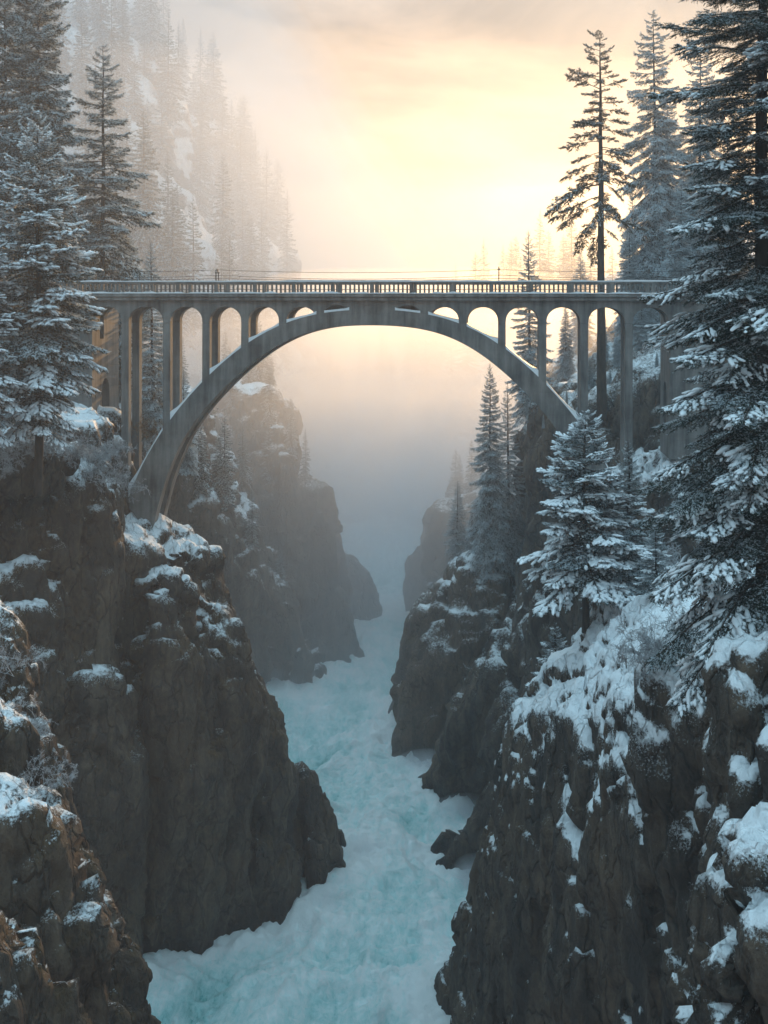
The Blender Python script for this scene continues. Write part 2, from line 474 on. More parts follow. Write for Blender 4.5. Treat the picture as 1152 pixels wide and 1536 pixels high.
def cliff(name, blocks, voxel=0.5, smooth=4, big=1.6, mid=0.7, small=0.25, fscale=1.0, seed=1, mat='rock', snow_th=0.55, snow_lift=0.25, ledge=0.0, block=1.5):
    bm = bmesh.new()
    for pts in blocks:
        vs_ = [bm.verts.new(p) for p in pts]
        r = bmesh.ops.convex_hull(bm, input=vs_)
        junk = [g for g in r['geom_interior'] + r['geom_unused'] if isinstance(g, bmesh.types.BMVert)]
        if junk: bmesh.ops.delete(bm, geom=list(set(junk)), context='VERTS')
    bmesh.ops.recalc_face_normals(bm, faces=bm.faces)
    me = bpy.data.meshes.new(name); bm.to_mesh(me); bm.free()
    ob = bpy.data.objects.new(name, me); COL.objects.link(ob)
    md = ob.modifiers.new('r', 'REMESH'); md.mode = 'VOXEL'; md.voxel_size = voxel
    dg = bpy.context.evaluated_depsgraph_get()
    ev = ob.evaluated_get(dg); m2 = ev.to_mesh()
    n = len(m2.vertices)
    V = np.empty(n * 3, np.float32); m2.vertices.foreach_get('co', V); V = V.reshape(-1, 3).astype(np.float64)
    nf = len(m2.polygons)
    lt = np.empty(nf, np.int32); m2.polygons.foreach_get('loop_total', lt)
    li = np.empty(len(m2.loops), np.int32); m2.loops.foreach_get('vertex_index', li)
    ev.to_mesh_clear()
    bpy.data.objects.remove(ob); bpy.data.meshes.remove(me)
    assert (lt == 4).all()
    Q = li.reshape(-1, 4)
    E = np.concatenate([Q[:, [0, 1]], Q[:, [1, 2]], Q[:, [2, 3]], Q[:, [3, 0]]])
    deg = np.maximum(np.bincount(E[:, 0], minlength=n), 1)
    def lap(A):
        return np.stack([np.bincount(E[:, 0], weights=A[E[:, 1], k], minlength=n) for k in range(3)], 1) / deg[:, None]
    def normals(A):
        a = A[Q[:, 2]] - A[Q[:, 0]]; b_ = A[Q[:, 3]] - A[Q[:, 1]]
        fn = np.cross(a, b_)
        N_ = np.zeros_like(A)
        for c in range(4):
            for k in range(3):
                N_[:, k] += np.bincount(Q[:, c], weights=fn[:, k], minlength=n)
        return N_ / np.maximum(np.linalg.norm(N_, axis=1, keepdims=True), 1e-9)
    for _ in range(smooth):
        V = V + 0.5 * (lap(V) - V)
    Nn = normals(V)
    s = fscale
    warp = np.stack([fbm(V * 0.06 * s + 9.1 * k, 3, seed + 40 + k) for k in range(3)], 1) * 4.0 / s
    P = V + warp
    st = np.array([1, 1, 0.33])
    side = 1 - np.clip(Nn[:, 2], 0, 1) ** 2 * 0.75
    d = big * side * fbm(P * st * 0.11 * s, 3, seed, ridged=True)
    V = V + Nn * d[:, None]
    Nn = normals(V)
    P2 = V + warp * 0.5
    d = mid * fbm(P2 * np.array([1, 1, 0.5]) * 0.33 * s, 4, seed + 7, ridged=True, gain=0.55)
    if ledge:
        zz = V[:, 2] + 1.5 * fbm(P * 0.12 * s, 3, seed + 3)
        d += ledge * np.sin(zz * 1.1 * s + 2 * fbm(P * 0.2 * s, 2, seed + 5)) * 0.5
    V = V + Nn * d[:, None]
    Nn = normals(V)
    # rounded buttresses split by clefts, at two sizes
    for (cs, zz_, amp, crk) in ((0.17 * s, 0.24, block, 0.55), (0.42 * s, 0.36, block * 0.45, 0.5)):
        P3 = (V + warp * 0.55 + 0.8 / s * np.stack([fbm(V * 0.35 * s + 5.3 * k, 2, seed + 60 + k) for k in range(3)], 1)) * np.array([1, 1, zz_]) * cs
        d1, d2, r1, tilt = cells(P3, seed + 80)
        e = np.clip((d2 - d1) / 0.35, 0, 1); e = e * (2 - e)
        d = amp * ((r1 - 0.5) * 1.2 * e + 1.5 * tilt + crk * (e - 0.7)) * (0.25 + 0.75 * side)
        V = V + Nn * d[:, None]
    V = V + 0.25 * (lap(V) - V)
    Nn = normals(V)
    d = small * fbm(V * np.array([1, 1, 0.6]) * 0.9 * s, 3, seed + 13, gain=0.6) + small * 0.9 * fbm(V * np.array([1, 1, 0.4]) * 1.5 * s + 2 * warp / 4, 3, seed + 17, ridged=True, gain=0.6)
    V = V + Nn * d[:, None]
    # lying snow is real thickness on the flatter places
    Nn = normals(V)
    k = np.clip((Nn[:, 2] + 0.35 * fbm(V * 0.5 * s, 4, seed + 21) - snow_th) / 0.15, 0, 1)
    V[:, 2] += snow_lift * k * (0.6 + 0.6 * fbm(V * 1.7 * s, 3, seed + 25))
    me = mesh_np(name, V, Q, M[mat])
    plain = '_'.join(w for w in name.split('_') if w not in ('left', 'right', 'near', 'far', 'middle'))
    o = link(plain, me)
    tag(o, kind='structure')
    CLIFFS.append((V, Q)); CL_NAMES.append(name)
    return o

X = q
# left cliff carrying the bridge foot
cliff('left_cliff', [
    col([X(-150, 690, 90), X(-150, 640, 112), X(145, 705, 91), X(158, 740, 93), X(168, 725, 108), X(160, 640, 112), X(60, 650, 95)], 1.06),
    [X(180, 812, 95), X(195, 835, 95), X(235, 848, 95.5), X(275, 838, 98), X(272, 810, 107), X(185, 755, 108),
     W(180, 1450), W(330, 1400), W(330, 1300), Vector((-20, 110, -52))],
    [X(262, 818, 97.5), X(292, 825, 99), X(315, 870, 102), X(285, 820, 108), X(350, 960, 103), X(372, 1040, 103),
     W(300, 1415), W(415, 1390), W(405, 1300), Vector((-12, 112, -52))],
    [X(360, 1025, 100), X(378, 1040, 102), X(412, 1110, 103), X(418, 1190, 103), X(370, 1030, 109), X(335, 1090, 98.5),
     W(330, 1408), W(440, 1385), W(425, 1330), Vector((-8, 112, -52))],
    # pillars on the face
    [X(85, 1045, 88), X(150, 1015, 88.5), X(185, 1060, 90), X(100, 1180, 86.5), X(185, 1200, 89), X(120, 1010, 93), X(70, 1150, 88),
     W(80, 1500), W(210, 1475), W(200, 1440), W(80, 1440)],
    [X(236, 865, 94), X(262, 852, 94.5), X(290, 875, 95), X(294, 950, 94.5), X(240, 1000, 92.6), X(300, 1100, 94), X(262, 860, 98), W(225, 1455), W(310, 1430), W(310, 1370)],
    [X(296, 930, 97), X(320, 905, 98), X(345, 950, 98.5), X(372, 1060, 98), X(300, 1080, 95.5), X(320, 900, 102), W(300, 1425), W(370, 1405), W(365, 1340)],
    [X(-20, 870, 86), X(45, 850, 87), X(75, 900, 88), X(70, 1000, 86), X(-30, 1000, 84), X(20, 850, 92), W(-60, 1520), W(60, 1500), W(60, 1440)],
], voxel=0.30, smooth=4, big=1.5, mid=0.4, small=0.26, block=1.1, seed=3, mat='rock_cliff', snow_th=0.55)
cliff('left_terrace', [
    col([X(-200, 640, 88), X(-200, 560, 125), X(60, 655, 88), X(120, 650, 93), X(165, 640, 104), X(150, 590, 128), X(60, 600, 110)], 1.05),
    [X(-60, 640, 84), X(40, 665, 85), X(100, 690, 88), X(60, 640, 95), X(-60, 600, 100), X(-60, 740, 84), X(80, 740, 87)],
    [X(110, 640, 99), X(160, 660, 101), X(195, 740, 103), X(235, 745, 122), X(150, 600, 125), X(220, 640, 140), X(230, 900, 110), X(100, 900, 100)],
], voxel=0.32, smooth=4, big=1.0, mid=0.7, small=0.3, seed=5, block=1.2, mat='rock_snowy', snow_th=0.5)
cliff('left_rock_slab', [
    [X(452, 1165, 106), X(470, 1190, 108), X(500, 1260, 109.5), X(440, 1150, 114), W(524, 1318), W(478, 1352), W(500, 1270), W(440, 1290)],
], voxel=0.3, smooth=3, big=0.7, mid=0.5, small=0.2, block=0.9, seed=8)
cliff('near_left_cliff', [
    [X(-60, 930, 62), X(5, 950, 60), X(-5, 1040, 59), X(25, 1130, 58), X(58, 1240, 57.5), X(-60, 900, 70), X(80, 1330, 58), X(150, 1440, 57),
     X(205, 1560, 56), X(240, 1750, 55), X(-60, 1800, 50), X(0, 1900, 48), X(200, 1800, 70)],
    [X(-80, 1180, 47), X(10, 1240, 48), X(45, 1290, 49), X(100, 1370, 50), X(130, 1440, 51), X(165, 1560, 50), X(-80, 1100, 56), X(150, 1900, 52), X(-80, 1900, 42)],
    [X(-60, 1380, 40), X(20, 1420, 41), X(70, 1500, 42), X(100, 1600, 42), X(-60, 1340, 46), X(-60, 1800, 38), X(110, 1800, 42)],
    [X(-40, 1090, 53), X(30, 1110, 54), X(45, 1200, 55), X(60, 1300, 54), X(-40, 1050, 60), X(-40, 1400, 50), X(60, 1500, 54)],
], voxel=0.2, smooth=4, big=1.1, mid=0.7, small=0.3, fscale=1.05, block=1.15, seed=12, mat='rock_mossy', snow_th=0.45)
# right side, near
cliff('near_right_cliff', [
    [X(1010, 872, 76), X(930, 905, 74), X(880, 955, 72), X(800, 1065, 73), X(768, 1090, 73), X(757, 1160, 73), X(735, 1225, 76), X(800, 1255, 66),
     X(900, 1210, 58), X(1000, 1130, 51), X(1090, 1060, 46), X(1200, 985, 44), X(1250, 880, 70), X(1100, 850, 76),
     Vector((7.5, 86, -52)), Vector((8.0, 70, -52)), Vector((12, 56, -52)), Vector((40, 46, -52)), Vector((45, 85, -52))],
    [X(735, 1235, 76), X(742, 1300, 79), X(738, 1350, 81), X(720, 1410, 84), X(712, 1425, 83), X(770, 1300, 70), X(800, 1300, 76), X(672, 1490, 89.5),
     W(672, 1510), W(695, 1560), Vector((5, 76, -52)), Vector((9, 76, -52)), Vector((9, 92, -52))],
    [X(662, 1475, 88), X(685, 1445, 87), X(705, 1435, 85), X(700, 1445, 93), W(652, 1495), W(675, 1545), W(720, 1560), W(720, 1470)],
    [X(872, 962, 70), X(905, 890, 71), X(960, 862, 71), X(1000, 880, 70), X(1000, 860, 78), X(890, 990, 69), X(960, 930, 67)],
    [X(1000, 1000, 51), X(1060, 985, 48), X(1110, 1010, 46), X(1060, 1110, 46), X(1000, 1100, 50), X(1100, 1300, 47), X(980, 1250, 53)],
], voxel=0.22, smooth=4, big=0.9, mid=0.45, small=0.26, fscale=1.0, block=0.6, seed=17, mat='rock_snowiest', snow_th=0.36, snow_lift=0.5)
cliff('near_right_pillar', [
    [X(1095, 1040, 38), X(1120, 985, 38.5), X(1170, 960, 38), X(1260, 940, 38), X(1260, 930, 46), X(1110, 990, 44), X(1092, 1180, 38.5), X(1085, 1300, 38), X(1180, 1150, 36.5),
     X(1080, 1900, 38), X(1260, 1900, 36), X(1250, 1800, 46)],
    [X(1160, 1265, 33), X(1100, 1330, 33.5), X(1065, 1390, 34), X(1040, 1470, 34.5), X(1022, 1560, 35), X(1200, 1280, 37), X(1250, 1260, 34), X(1090, 1440, 32), X(1180, 1380, 31),
     X(1000, 1900, 34), X(1260, 1900, 30), X(1260, 1700, 36)],
], voxel=0.2, smooth=3, big=0.6, mid=0.5, small=0.25, fscale=1.3, block=0.8, seed=23, mat='rock_snowy', snow_th=0.45)
# right side, middle distance
cliff('right_middle_cliff', [
    [X(700, 848, 150), X(672, 870, 147), X(645, 920, 145), X(620, 1000, 142), X(602, 1070, 141), X(600, 1110, 140), X(760, 860, 150), X(720, 830, 165), X(700, 960, 140), X(800, 900, 150),
     W(600, 1128), W(640, 1150), W(720, 1150), Vector((20, 165, -52)), Vector((7, 170, -52))],
    [X(690, 850, 146), X(740, 845, 146), X(760, 900, 143), X(740, 1000, 138), X(690, 1000, 138), X(720, 840, 152), W(680, 1165), W(780, 1170), W(760, 1120)],
], voxel=0.5, smooth=3, big=1.6, mid=0.8, small=0.35, fscale=0.9, seed=29, mat='rock_ridge', snow_th=0.55)
cliff('right_bank', [
    [X(850, 830, 122), X(800, 880, 124), X(765, 990, 126), X(705, 1110, 128), X(640, 1170, 128.5), X(860, 860, 112), X(950, 820, 110), X(900, 760, 130), W(622, 1186), W(700, 1212), W(800, 1240), Vector((40, 100, -52)), Vector((30, 150, -52)), Vector((10, 140, -52))],
    [X(880, 770, 98), X(960, 720, 98), X(1100, 660, 98), X(1300, 600, 100), X(1300, 560, 120), X(900, 720, 118), X(830, 850, 112), X(860, 900, 100), Vector((15, 96, -52)), Vector((50, 90, -52)), Vector((50, 130, -52)), Vector((12, 112, -52))],
    [X(757, 1170, 109), X(740, 1175, 110), X(700, 1250, 111), X(672, 1298, 111), X(780, 1150, 116), W(672, 1303), W(725, 1325), W(800, 1330), Vector((16, 122, -52)), W(690, 1270)],
    [X(800, 900, 115), X(860, 880, 108), X(760, 1010, 118), X(735, 1100, 118), X(770, 1150, 110), X(900, 1000, 100), W(740, 1230), W(800, 1300), Vector((18, 125, -52))],
], voxel=0.5, smooth=3, big=1.5, mid=0.8, small=0.35, seed=31, mat='rock_ridge', snow_th=0.52)
cliff('right_hill', [
    [X(860, 640, 116), X(930, 590, 116), X(1000, 520, 118), X(1150, 470, 120), X(1400, 430, 120), X(1400, 380, 200), X(1000, 440, 190), X(830, 560, 190), X(810, 660, 150), X(860, 800, 112), X(1300, 700, 108),
     Vector((14, 130, -52)), Vector((20, 112, -52)), Vector((60, 110, -52)), Vector((80, 200, -52)), Vector((24, 200, -52))],
], voxel=0.8, smooth=4, big=1.8, mid=0.8, small=0.4, seed=37, mat='rock_bare')
cliff('right_far_cliff', [
    [X(640, 800, 188), X(655, 772, 188), X(690, 760, 190), X(640, 880, 186), X(760, 740, 190), X(700, 720, 215), W(640, 960), W(700, 985), W(640, 900), Vector((30, 200, -52))],
], voxel=0.7, smooth=3, big=1.5, mid=0.8, small=0.35, fscale=0.8, seed=41, mat='rock_far')
cliff('right_far_rock', [
    [X(637, 848, 213), X(625, 870, 214), X(655, 850, 216), X(612, 898, 214), W(609, 903), W(650, 912), W(645, 880)],
], voxel=0.4, smooth=3, big=0.6, mid=0.5, small=0.2, seed=43, block=0.7, mat='rock_far')
# left side, middle distance
cliff('left_middle_cliff', [
    [X(235, 610, 160), X(300, 600, 165), X(325, 680, 166), X(385, 810, 167), X(425, 940, 167), X(455, 1005, 166), X(200, 640, 145), X(240, 560, 185),
     W(472, 1022), W(415, 1032), W(250, 1040), Vector((-40, 190, -52)), Vector((-16, 175, -52))],
    [X(330, 870, 162), X(380, 850, 163), X(410, 960, 161), X(340, 960, 160), X(360, 840, 170), W(330, 1050), W(430, 1032), W(420, 1000)],
], voxel=0.55, smooth=3, big=1.8, mid=1.0, small=0.45, fscale=0.8, seed=47, mat='rock_slope', snow_th=0.5)
cliff('left_far_cliff', [
    [X(320, 585, 190), X(390, 590, 186), X(425, 640, 185), X(445, 670, 184), X(405, 580, 215), X(430, 700, 181), W(440, 1000), W(420, 985), Vector((-30, 210, -52)), W(300, 990)],
    [X(420, 750, 181), X(455, 728, 182), X(485, 735, 182), X(497, 790, 181), X(506, 900, 180.5), X(520, 970, 181), X(460, 720, 200), W(446, 998), W(527, 1000), W(520, 960), Vector((-12, 205, -52))],
], voxel=0.55, smooth=3, big=1.4, mid=0.8, small=0.4, fscale=0.8, seed=53, mat='rock_mid', snow_th=0.5)
cliff('left_far_rock', [
    [X(500, 838, 200), X(522, 832, 200), X(545, 852, 200), X(562, 890, 199), X(500, 840, 212), W(505, 940), W(576, 938), W(560, 915)],
], voxel=0.5, smooth=3, big=0.8, mid=0.5, small=0.3, seed=59, block=0.8, mat='rock_far')
# far mountain, valley end
cliff('left_mountain', [
    [X(-300, -500, 420), X(20, -300, 430), X(170, -20, 430), X(290, 160, 425), X(400, 330, 410), X(450, 520, 390), X(440, 700, 360), X(-300, 200, 260), X(60, 330, 260), X(180, 450, 260), X(330, 600, 265),
     Vector((-14, 275, -52)), Vector((-90, 250, -52)), Vector((-30, 430, -52)), Vector((-200, 260, -52)), Vector((-200, 430, -52))],
], voxel=2.0, smooth=4, big=6, mid=3, small=1.0, fscale=0.22, block=4, seed=61, mat='mountain')
cliff('valley_end_hill', [
    [X(480, 640, 330), X(560, 690, 320), X(640, 680, 320), X(760, 540, 330), X(900, 450, 340), X(1100, 380, 340), X(1300, 330, 340), X(1300, 350, 420), X(480, 600, 420), X(700, 560, 420),
     Vector((-30, 290, -52)), Vector((120, 250, -52)), Vector((-30, 430, -52)), Vector((160, 430, -52))],
], voxel=2.0, smooth=4, big=5, mid=3, small=1.0, fscale=0.25, block=4, seed=67, mat='mountain')

# ------------------------------------------------------------------ the river
def river():
    xs = np.linspace(-60, 80, 470)
    ys = np.concatenate([np.linspace(70, 150, 560), np.linspace(150.4, 420, 260)])
    X, Y = np.meshgrid(xs, ys)
    p = np.stack([X.ravel(), Y.ravel() * 0.7, np.zeros(X.size)], 1)
    w = np.stack([fbm(p * 0.10 + 7 * k, 3, 5 + k) for k in range(3)], 1)
    z = 1.1 * fbm(p * 0.09 + 0.7 * w, 2, 11, ridged=True) + 0.95 * fbm(p * 0.26 + 0.8 * w, 3, 3, ridged=True, gain=0.6)
    z += 0.45 * fbm(p * 0.8 + 1.2 * w, 4, 33, ridged=True, gain=0.65)
    # white water along the rocks
    from mathutils.kdtree import KDTree
    R = np.concatenate([c[0] for c in CLIFFS]); R = R[(np.abs(R[:, 2] - WATER) < 1.2) & (R[:, 1] < 260)][::2]
    kd = KDTree(len(R))
    for n_, r_ in enumerate(R): kd.insert((r_[0], r_[1], 0), n_)
    kd.balance()
    step = 3
    near = np.array([kd.find((a, b_, 0))[2] for a, b_ in zip(X[::step, ::step].ravel(), Y[::step, ::step].ravel())]).reshape(X[::step, ::step].shape)
    near = np.repeat(np.repeat(near, step, 0), step, 1)[:X.shape[0], :X.shape[1]].ravel()
    for _ in range(4):
        g_ = near.reshape(X.shape); g_ = (g_ + np.roll(g_, 1, 0) + np.roll(g_, -1, 0) + np.roll(g_, 1, 1) + np.roll(g_, -1, 1)) / 5; near = g_.ravel()
    foam = np.exp(-near / 1.6)
    z += foam * (0.35 + 0.7 * np.abs(fbm(p * 1.1, 3, 44)))
    V = np.stack([X.ravel(), Y.ravel(), WATER + z], 1)
    nx, ny = len(xs), len(ys)
    idx = np.arange(nx * ny).reshape(ny, nx)
    Fc = np.stack([idx[:-1, :-1].ravel(), idx[:-1, 1:].ravel(), idx[1:, 1:].ravel(), idx[1:, :-1].ravel()], 1)
    me = mesh_np('river', V, Fc, M['water'])
    at = me.attributes.new('foam', 'FLOAT', 'POINT'); at.data.foreach_set('value', np.clip(foam + 0.45 * (z - 0.35), -0.6, 1).astype(np.float32))
    tag(link('river', me), kind='structure')
river()

# ------------------------------------------------------------------ the bridge
def build_bridge():
    root = empty('arch_bridge', (q(558, HZ, 100).x, 100.0, 0), math.radians(-5.5))
    root.rotation_euler = (0, math.radians(0.12), math.radians(-5.5))
    tag(root, 'grey concrete open-spandrel arch bridge spanning the gorge with a balustrade along its deck', 'bridge')
    con, sn = M['concrete'], M['snow']
    ex = np.array([0, 2.0, 4.2, 7.33, 10.46, 13.7, 17.0, 18.9, 20.0])
    ez = np.array([0.30, 0.24, 0.0, -0.92, -2.6, -5.4, -9.2, -12.4, -14.8])
    ix = np.array([0, 3.2, 5.9, 7.65, 9.8, 12, 14.1, 15.2, 17.8])
    iz = np.array([-0.97, -1.13, -1.9, -2.5, -4.05, -5.9, -8.4, -9.7, -16.4])
    ce = np.polyfit(ex ** 2, ez, 4); ci = np.polyfit(ix ** 2, iz, 4)
    ze = lambda x: np.polyval(ce, np.asarray(x) ** 2)
    zi = lambda x: np.polyval(ci, np.asarray(x) ** 2)
    XF, XI = 19.75, 17.75
    # arch rib as one ring: extrados stations matched with intrados stations
    def rib(y0, y1, s0, s1, inset=0.0):
        mb = MB(); bm = mb.bm
        rows = []
        for s in np.linspace(s0, s1, 120):
            xe, xi = s * XF, s * XI
            a = Vector((xe, 0, float(ze(xe)))); b = Vector((xi, 0, float(zi(xi))))
            d = (b - a).normalized() * inset
            a = a + d; b = b - d
            rows.append([bm.verts.new((b.x, y0, b.z)), bm.verts.new((a.x, y0, a.z)), bm.verts.new((a.x, y1, a.z)), bm.verts.new((b.x, y1, b.z))])
        for r0, r1 in zip(rows[:-1], rows[1:]):
            for i in range(4):
                j = (i + 1) % 4
                bm.faces.new((r0[i], r1[i], r1[j], r0[j]))
        bm.faces.new(rows[0]); bm.faces.new(rows[-1][::-1])
        return mb
    W0, W1, T = 0.0, 3.9, 0.85
    rib(W0, T + .25, -1.03, 1.03).build('arch_rib', con, root)
    rib(W1 - T - .25, W1, -1.03, 1.03).build('arch_rib', con, root)
    rib(T + .252, W1 - T - .252, -0.88, 0.88, 0.14).build('arch_barrel', con, root)
    cols = [-20.5, -17.0, -13.7, -10.46, -7.33, -4.23, 4.23, 7.33, 10.46, 13.7, 17.0, 20.5]
    HWC = 0.31
    spring = -0.75
    zt = 1.02
    # bays: (x0, x1) clear openings
    bays = [(-23.3, -20.5 - HWC)] + [(a + HWC, b - HWC) for a, b in zip(cols[:-1], cols[1:]) if not (a < 0 < b)] + [(-3.92, -1.85), (1.85, 3.92), (20.5 + HWC, 23.6)]
    bays.sort()
    def wall(y0, y1):
        xs = [-24.2]
        zb = [spring]
        prev = -24.2
        for (a, b) in bays:
            c, hw = (a + b) / 2, (b - a) / 2
            low = float(min(ze(a), ze(b))) if abs(c) < 4.5 else -9
            top = 0.52 if abs(c) > 4.5 else 0.66
            sp = spring if low < spring else max(low - 0.15, spring)
            xs += [a - 1e-3]; zb += [sp - 0.0 if abs(c) > 4.5 else sp]
            for t in np.linspace(0, math.pi, 25):
                e = abs(math.sin(t)) ** 0.82
                xs.append(c - hw * math.cos(t)); zb.append(sp + (top - sp) * e)
            xs += [b + 1e-3]; zb += [sp]
        xs.append(24.4); zb.append(spring)
        xs, zb = np.array(xs), np.array(zb)
        # over the solid crown the wall reaches down into the rib
        zb = np.where(np.abs(xs) < 1.86, 0.1, zb)
        return MB().strip(xs, np.full(len(xs), zt), zb, y0, y1)
    wall(W0 + 0.04, W0 + T).build('spandrel_wall', con, root)
    wall(W1 - T, W1 - 0.04).build('spandrel_wall', con, root)
    # vault between the two walls
    MB().box(-24.2, 24.4, W0 + T + .003, W1 - T - .003, 0.70, zt).build('deck_soffit', con, root)
    # columns
    for c in cols:
        if abs(c) < 5: continue
        zc = float(ze(min(abs(c), 19.7))) if abs(c) < 18 else -17.5
        for (y0, y1) in ((W0 + 0.04, W0 + T), (W1 - T, W1 - 0.04)):
            if zc > spring - 0.05: continue
            lo = min(zc, float(ze(abs(c) + HWC)) if abs(c) < 18 else zc) - 0.05
            MB().box(c - HWC, c + HWC, y0, y1, lo, spring - 0.002, 0.03).build('column', con, root)
    MB().box(-4.15, 4.15, 1.6, 2.2, 0.05, 0.698).build('crown_fill', con, root)
    # crown panel recess edges
    pan = MB()
    for (a, b, z0, z1) in ((-0.75, -0.69, -0.1, 0.75), (0.69, 0.75, -0.1, 0.75), (-0.69, 0.69, 0.69, 0.75)):
        pan.box(a, b, -0.03, 0.045, z0 if z0 > 0.2 else 0.32, z1)
    pan.build('crown_panel', con, root)
    # deck slab with a moulded edge
    d = MB()
    d.box(-26, 26, -0.30, W1 + 0.30, zt + .002, 1.30, 0.04)
    d.box(-26, 26, -0.42, W1 + 0.42, 1.302, 1.50, 0.04)
    d.build('deck', con, root)
    for y in (-0.25, W1 + 0.02):
        MB().box(-26, 26, y - 0.08, y + 0.33, 1.503, 1.60, 0.03).build('curb', con, root)
    # railings
    pitch = 3.2
    posts = [(-25.6 + pitch * k) for k in range(17)]
    for y in (-0.18, W1 - 0.08):
        back = y > 1
        r = empty('railing', (0, y, 0)); r.parent = root
        MB().box(-26, 26, 0, 0.26, 2.40, 2.56, 0.03).build('handrail', con, r)
        for p in posts:
            MB().box(p - 0.16, p + 0.16, -0.03, 0.29, 1.602, 2.398, 0.02).build('rail_post', con, r)
        src = None
        for p in posts[:-1]:
            if src is None:
                mb = MB()
                n = 8
                for k in range(n):
                    x = 0.16 + (k + 0.5) * (pitch - 0.32) / n
                    mb.box(x - 0.075, x + 0.075, 0.06, 0.20, 1.602, 2.398, 0.015)
                if back:
                    mb.bm.free(); mb = MB(); mb.box(.165, pitch - .165, .10, .16, 1.98, 2.03)
                src = mb.build('crossrail' if back else 'baluster_panel', con, r)
                src.location.x = p
            else:
                o = src.copy(); COL.objects.link(o); o.parent = r; o.location.x = p
        # snow lying on the rail and kerb
        xs = np.linspace(-25.9, 25.9, 260)
        pz = np.stack([xs, xs * 0, xs * 0], 1)
        h = 0.10 + 0.07 * fbm(pz * 0.9, 4, 71 + int(y))
        MB().strip(xs, 2.562 + np.maximum(h, 0.015), np.full(260, 2.562), 0.02, 0.24).build('snow', sn, r)
        h = 0.10 + 0.12 * fbm(pz * 1.7, 4, 77 + int(y))
        MB().strip(xs, 1.603 + np.maximum(h, 0.01), np.full(260, 1.603), -0.13, -0.035).build('snow', sn, r)
    # snow drifts on the arch in every bay
    for (a, b) in bays:
        c = (a + b) / 2
        if abs(c) > 19 or (a < 0 < b): continue
        A, B = a + 0.01, b - 0.01
        xs = np.linspace(A, B, 28)
        t = (xs - A) / (B - A)
        if c > 0: t = 1 - t      # 0 at the low side
        steep = abs(float(ze(B)) - float(ze(A)))
        drift = 0.16 + 0.16 * steep * np.exp(-(t / 0.22) ** 1.4) + 0.10 * np.exp(-((1 - t) / 0.12) ** 1.5)
        drift += 0.03 * fbm(np.stack([xs, xs * 0, xs * 0], 1) * 2.0, 3, 5)
        z0 = ze(xs) - 0.03
        MB().strip(xs, ze(xs) + drift, z0, 0.03, W1 - 0.05).build('snow', sn, root, smooth=False)
    # abutment tower on the left with a doorway and a slit
    def tower(x0, x1, y0, y1, zb, holes, side):
        mb = MB(); bm = mb.bm
        t = 0.7
        mb.box(x0, x1, y0, y0 + t, zb, 1.0)
        mb.box(x0, x1, y1 - t, y1, zb, 1.0)
        xs0, xs1 = (x1 - t, x1) if side > 0 else (x0, x0 + t)
        # side wall made of pieces round its arched openings
        ys = np.linspace(y0 + t + .002, y1 - t - .002, 61)
        def piece(bot, top):
            a = []
            for y, b_, t_ in zip(ys, bot, top):
                a.append([bm.verts.new((xs0, y, b_)), bm.verts.new((xs1, y, b_)), bm.verts.new((xs1, y, t_)), bm.verts.new((xs0, y, t_))])
            for r0, r1 in zip(a[:-1], a[1:]):
                for i in range(4):
                    j = (i + 1) % 4
                    bm.faces.new((r0[i], r1[i], r1[j], r0[j]))
            bm.faces.new(a[0]); bm.faces.new(a[-1][::-1])
        edge = zb
        lastmid = np.full(61, zb)
        cur_bot = np.full(61, zb)
        for (yc, hw, z0, z1) in holes:
            inside = np.abs(ys - yc) < hw
            rise = hw * 1.1
            arch = np.where(inside, z1 - rise + rise * np.sqrt(np.clip(1 - ((ys - yc) / hw) ** 2, 0, 1)), (z0 + z1) / 2)
            sill = np.where(inside, z0, (z0 + z1) / 2)
            piece(cur_bot, sill)
            cur_bot = arch
        piece(cur_bot, np.full(61, 1.0))
        return mb
    zb = -11.5
    tower(-24.3, -23.3, 0.06, 7.2, zb, [(3.6, 1.0, -9.5, -5.6), (2.6, 0.55, -2.2, -0.1)], 1).build('abutment', con, root)
    MB().box(-27, -24.302, 0.5, 6.8, zb, 1.0).build('abutment', con, root)
    tower(23.7, 24.9, 0.06, 6.0, zb, [(3.0, 0.9, -9.0, -5.5)], -1).build('abutment', con, root)
    MB().box(24.902, 27, 0.5, 5.6, zb, 1.0).build('abutment', con, root)
    return root
bridge = build_bridge()

#@@T0
# ------------------------------------------------------------------ plants
def leaf_mat(name, c0, c1, rough=0.75):
    m, nt, b, N, L = new_mat(name)
    n = noise_n(nt, 1.3, 4, 0.7)
    L.new(ramp(nt, n, [(0.35, c0), (0.65, c1)]), b.inputs['Base Color'])
    b.inputs['Roughness'].default_value = rough
    b.inputs['Specular IOR Level'].default_value = 0.2
    # thin needles let a little light through
    tr = N.new('ShaderNodeBsdfTranslucent'); mx = N.new('ShaderNodeMixShader'); mx.inputs[0].default_value = 0.35
    tr.inputs['Color'].default_value = (*[min(1, (a + b_) * .6) for a, b_ in zip(c0, c1)], 1)
    out = [x for x in N if x.type == 'OUTPUT_MATERIAL'][0]
    L.new(b.outputs[0], mx.inputs[1]); L.new(tr.outputs[0], mx.inputs[2]); L.new(mx.outputs[0], out.inputs['Surface'])
    return m
M['needle'] = leaf_mat('dark_needles', (0.012, 0.026, 0.020), (0.032, 0.050, 0.034))
M['needle_olive'] = leaf_mat('olive_needles', (0.030, 0.032, 0.018), (0.065, 0.058, 0.030))
M['frost'] = leaf_mat('frosted_needles', (0.40, 0.46, 0.50), (0.74, 0.79, 0.83))
M['bark'] = simple_mat('bark', (0.022, 0.017, 0.014), (0.060, 0.045, 0.036), 6.0, 0.9, 0.03, (1, 1, 0.25))
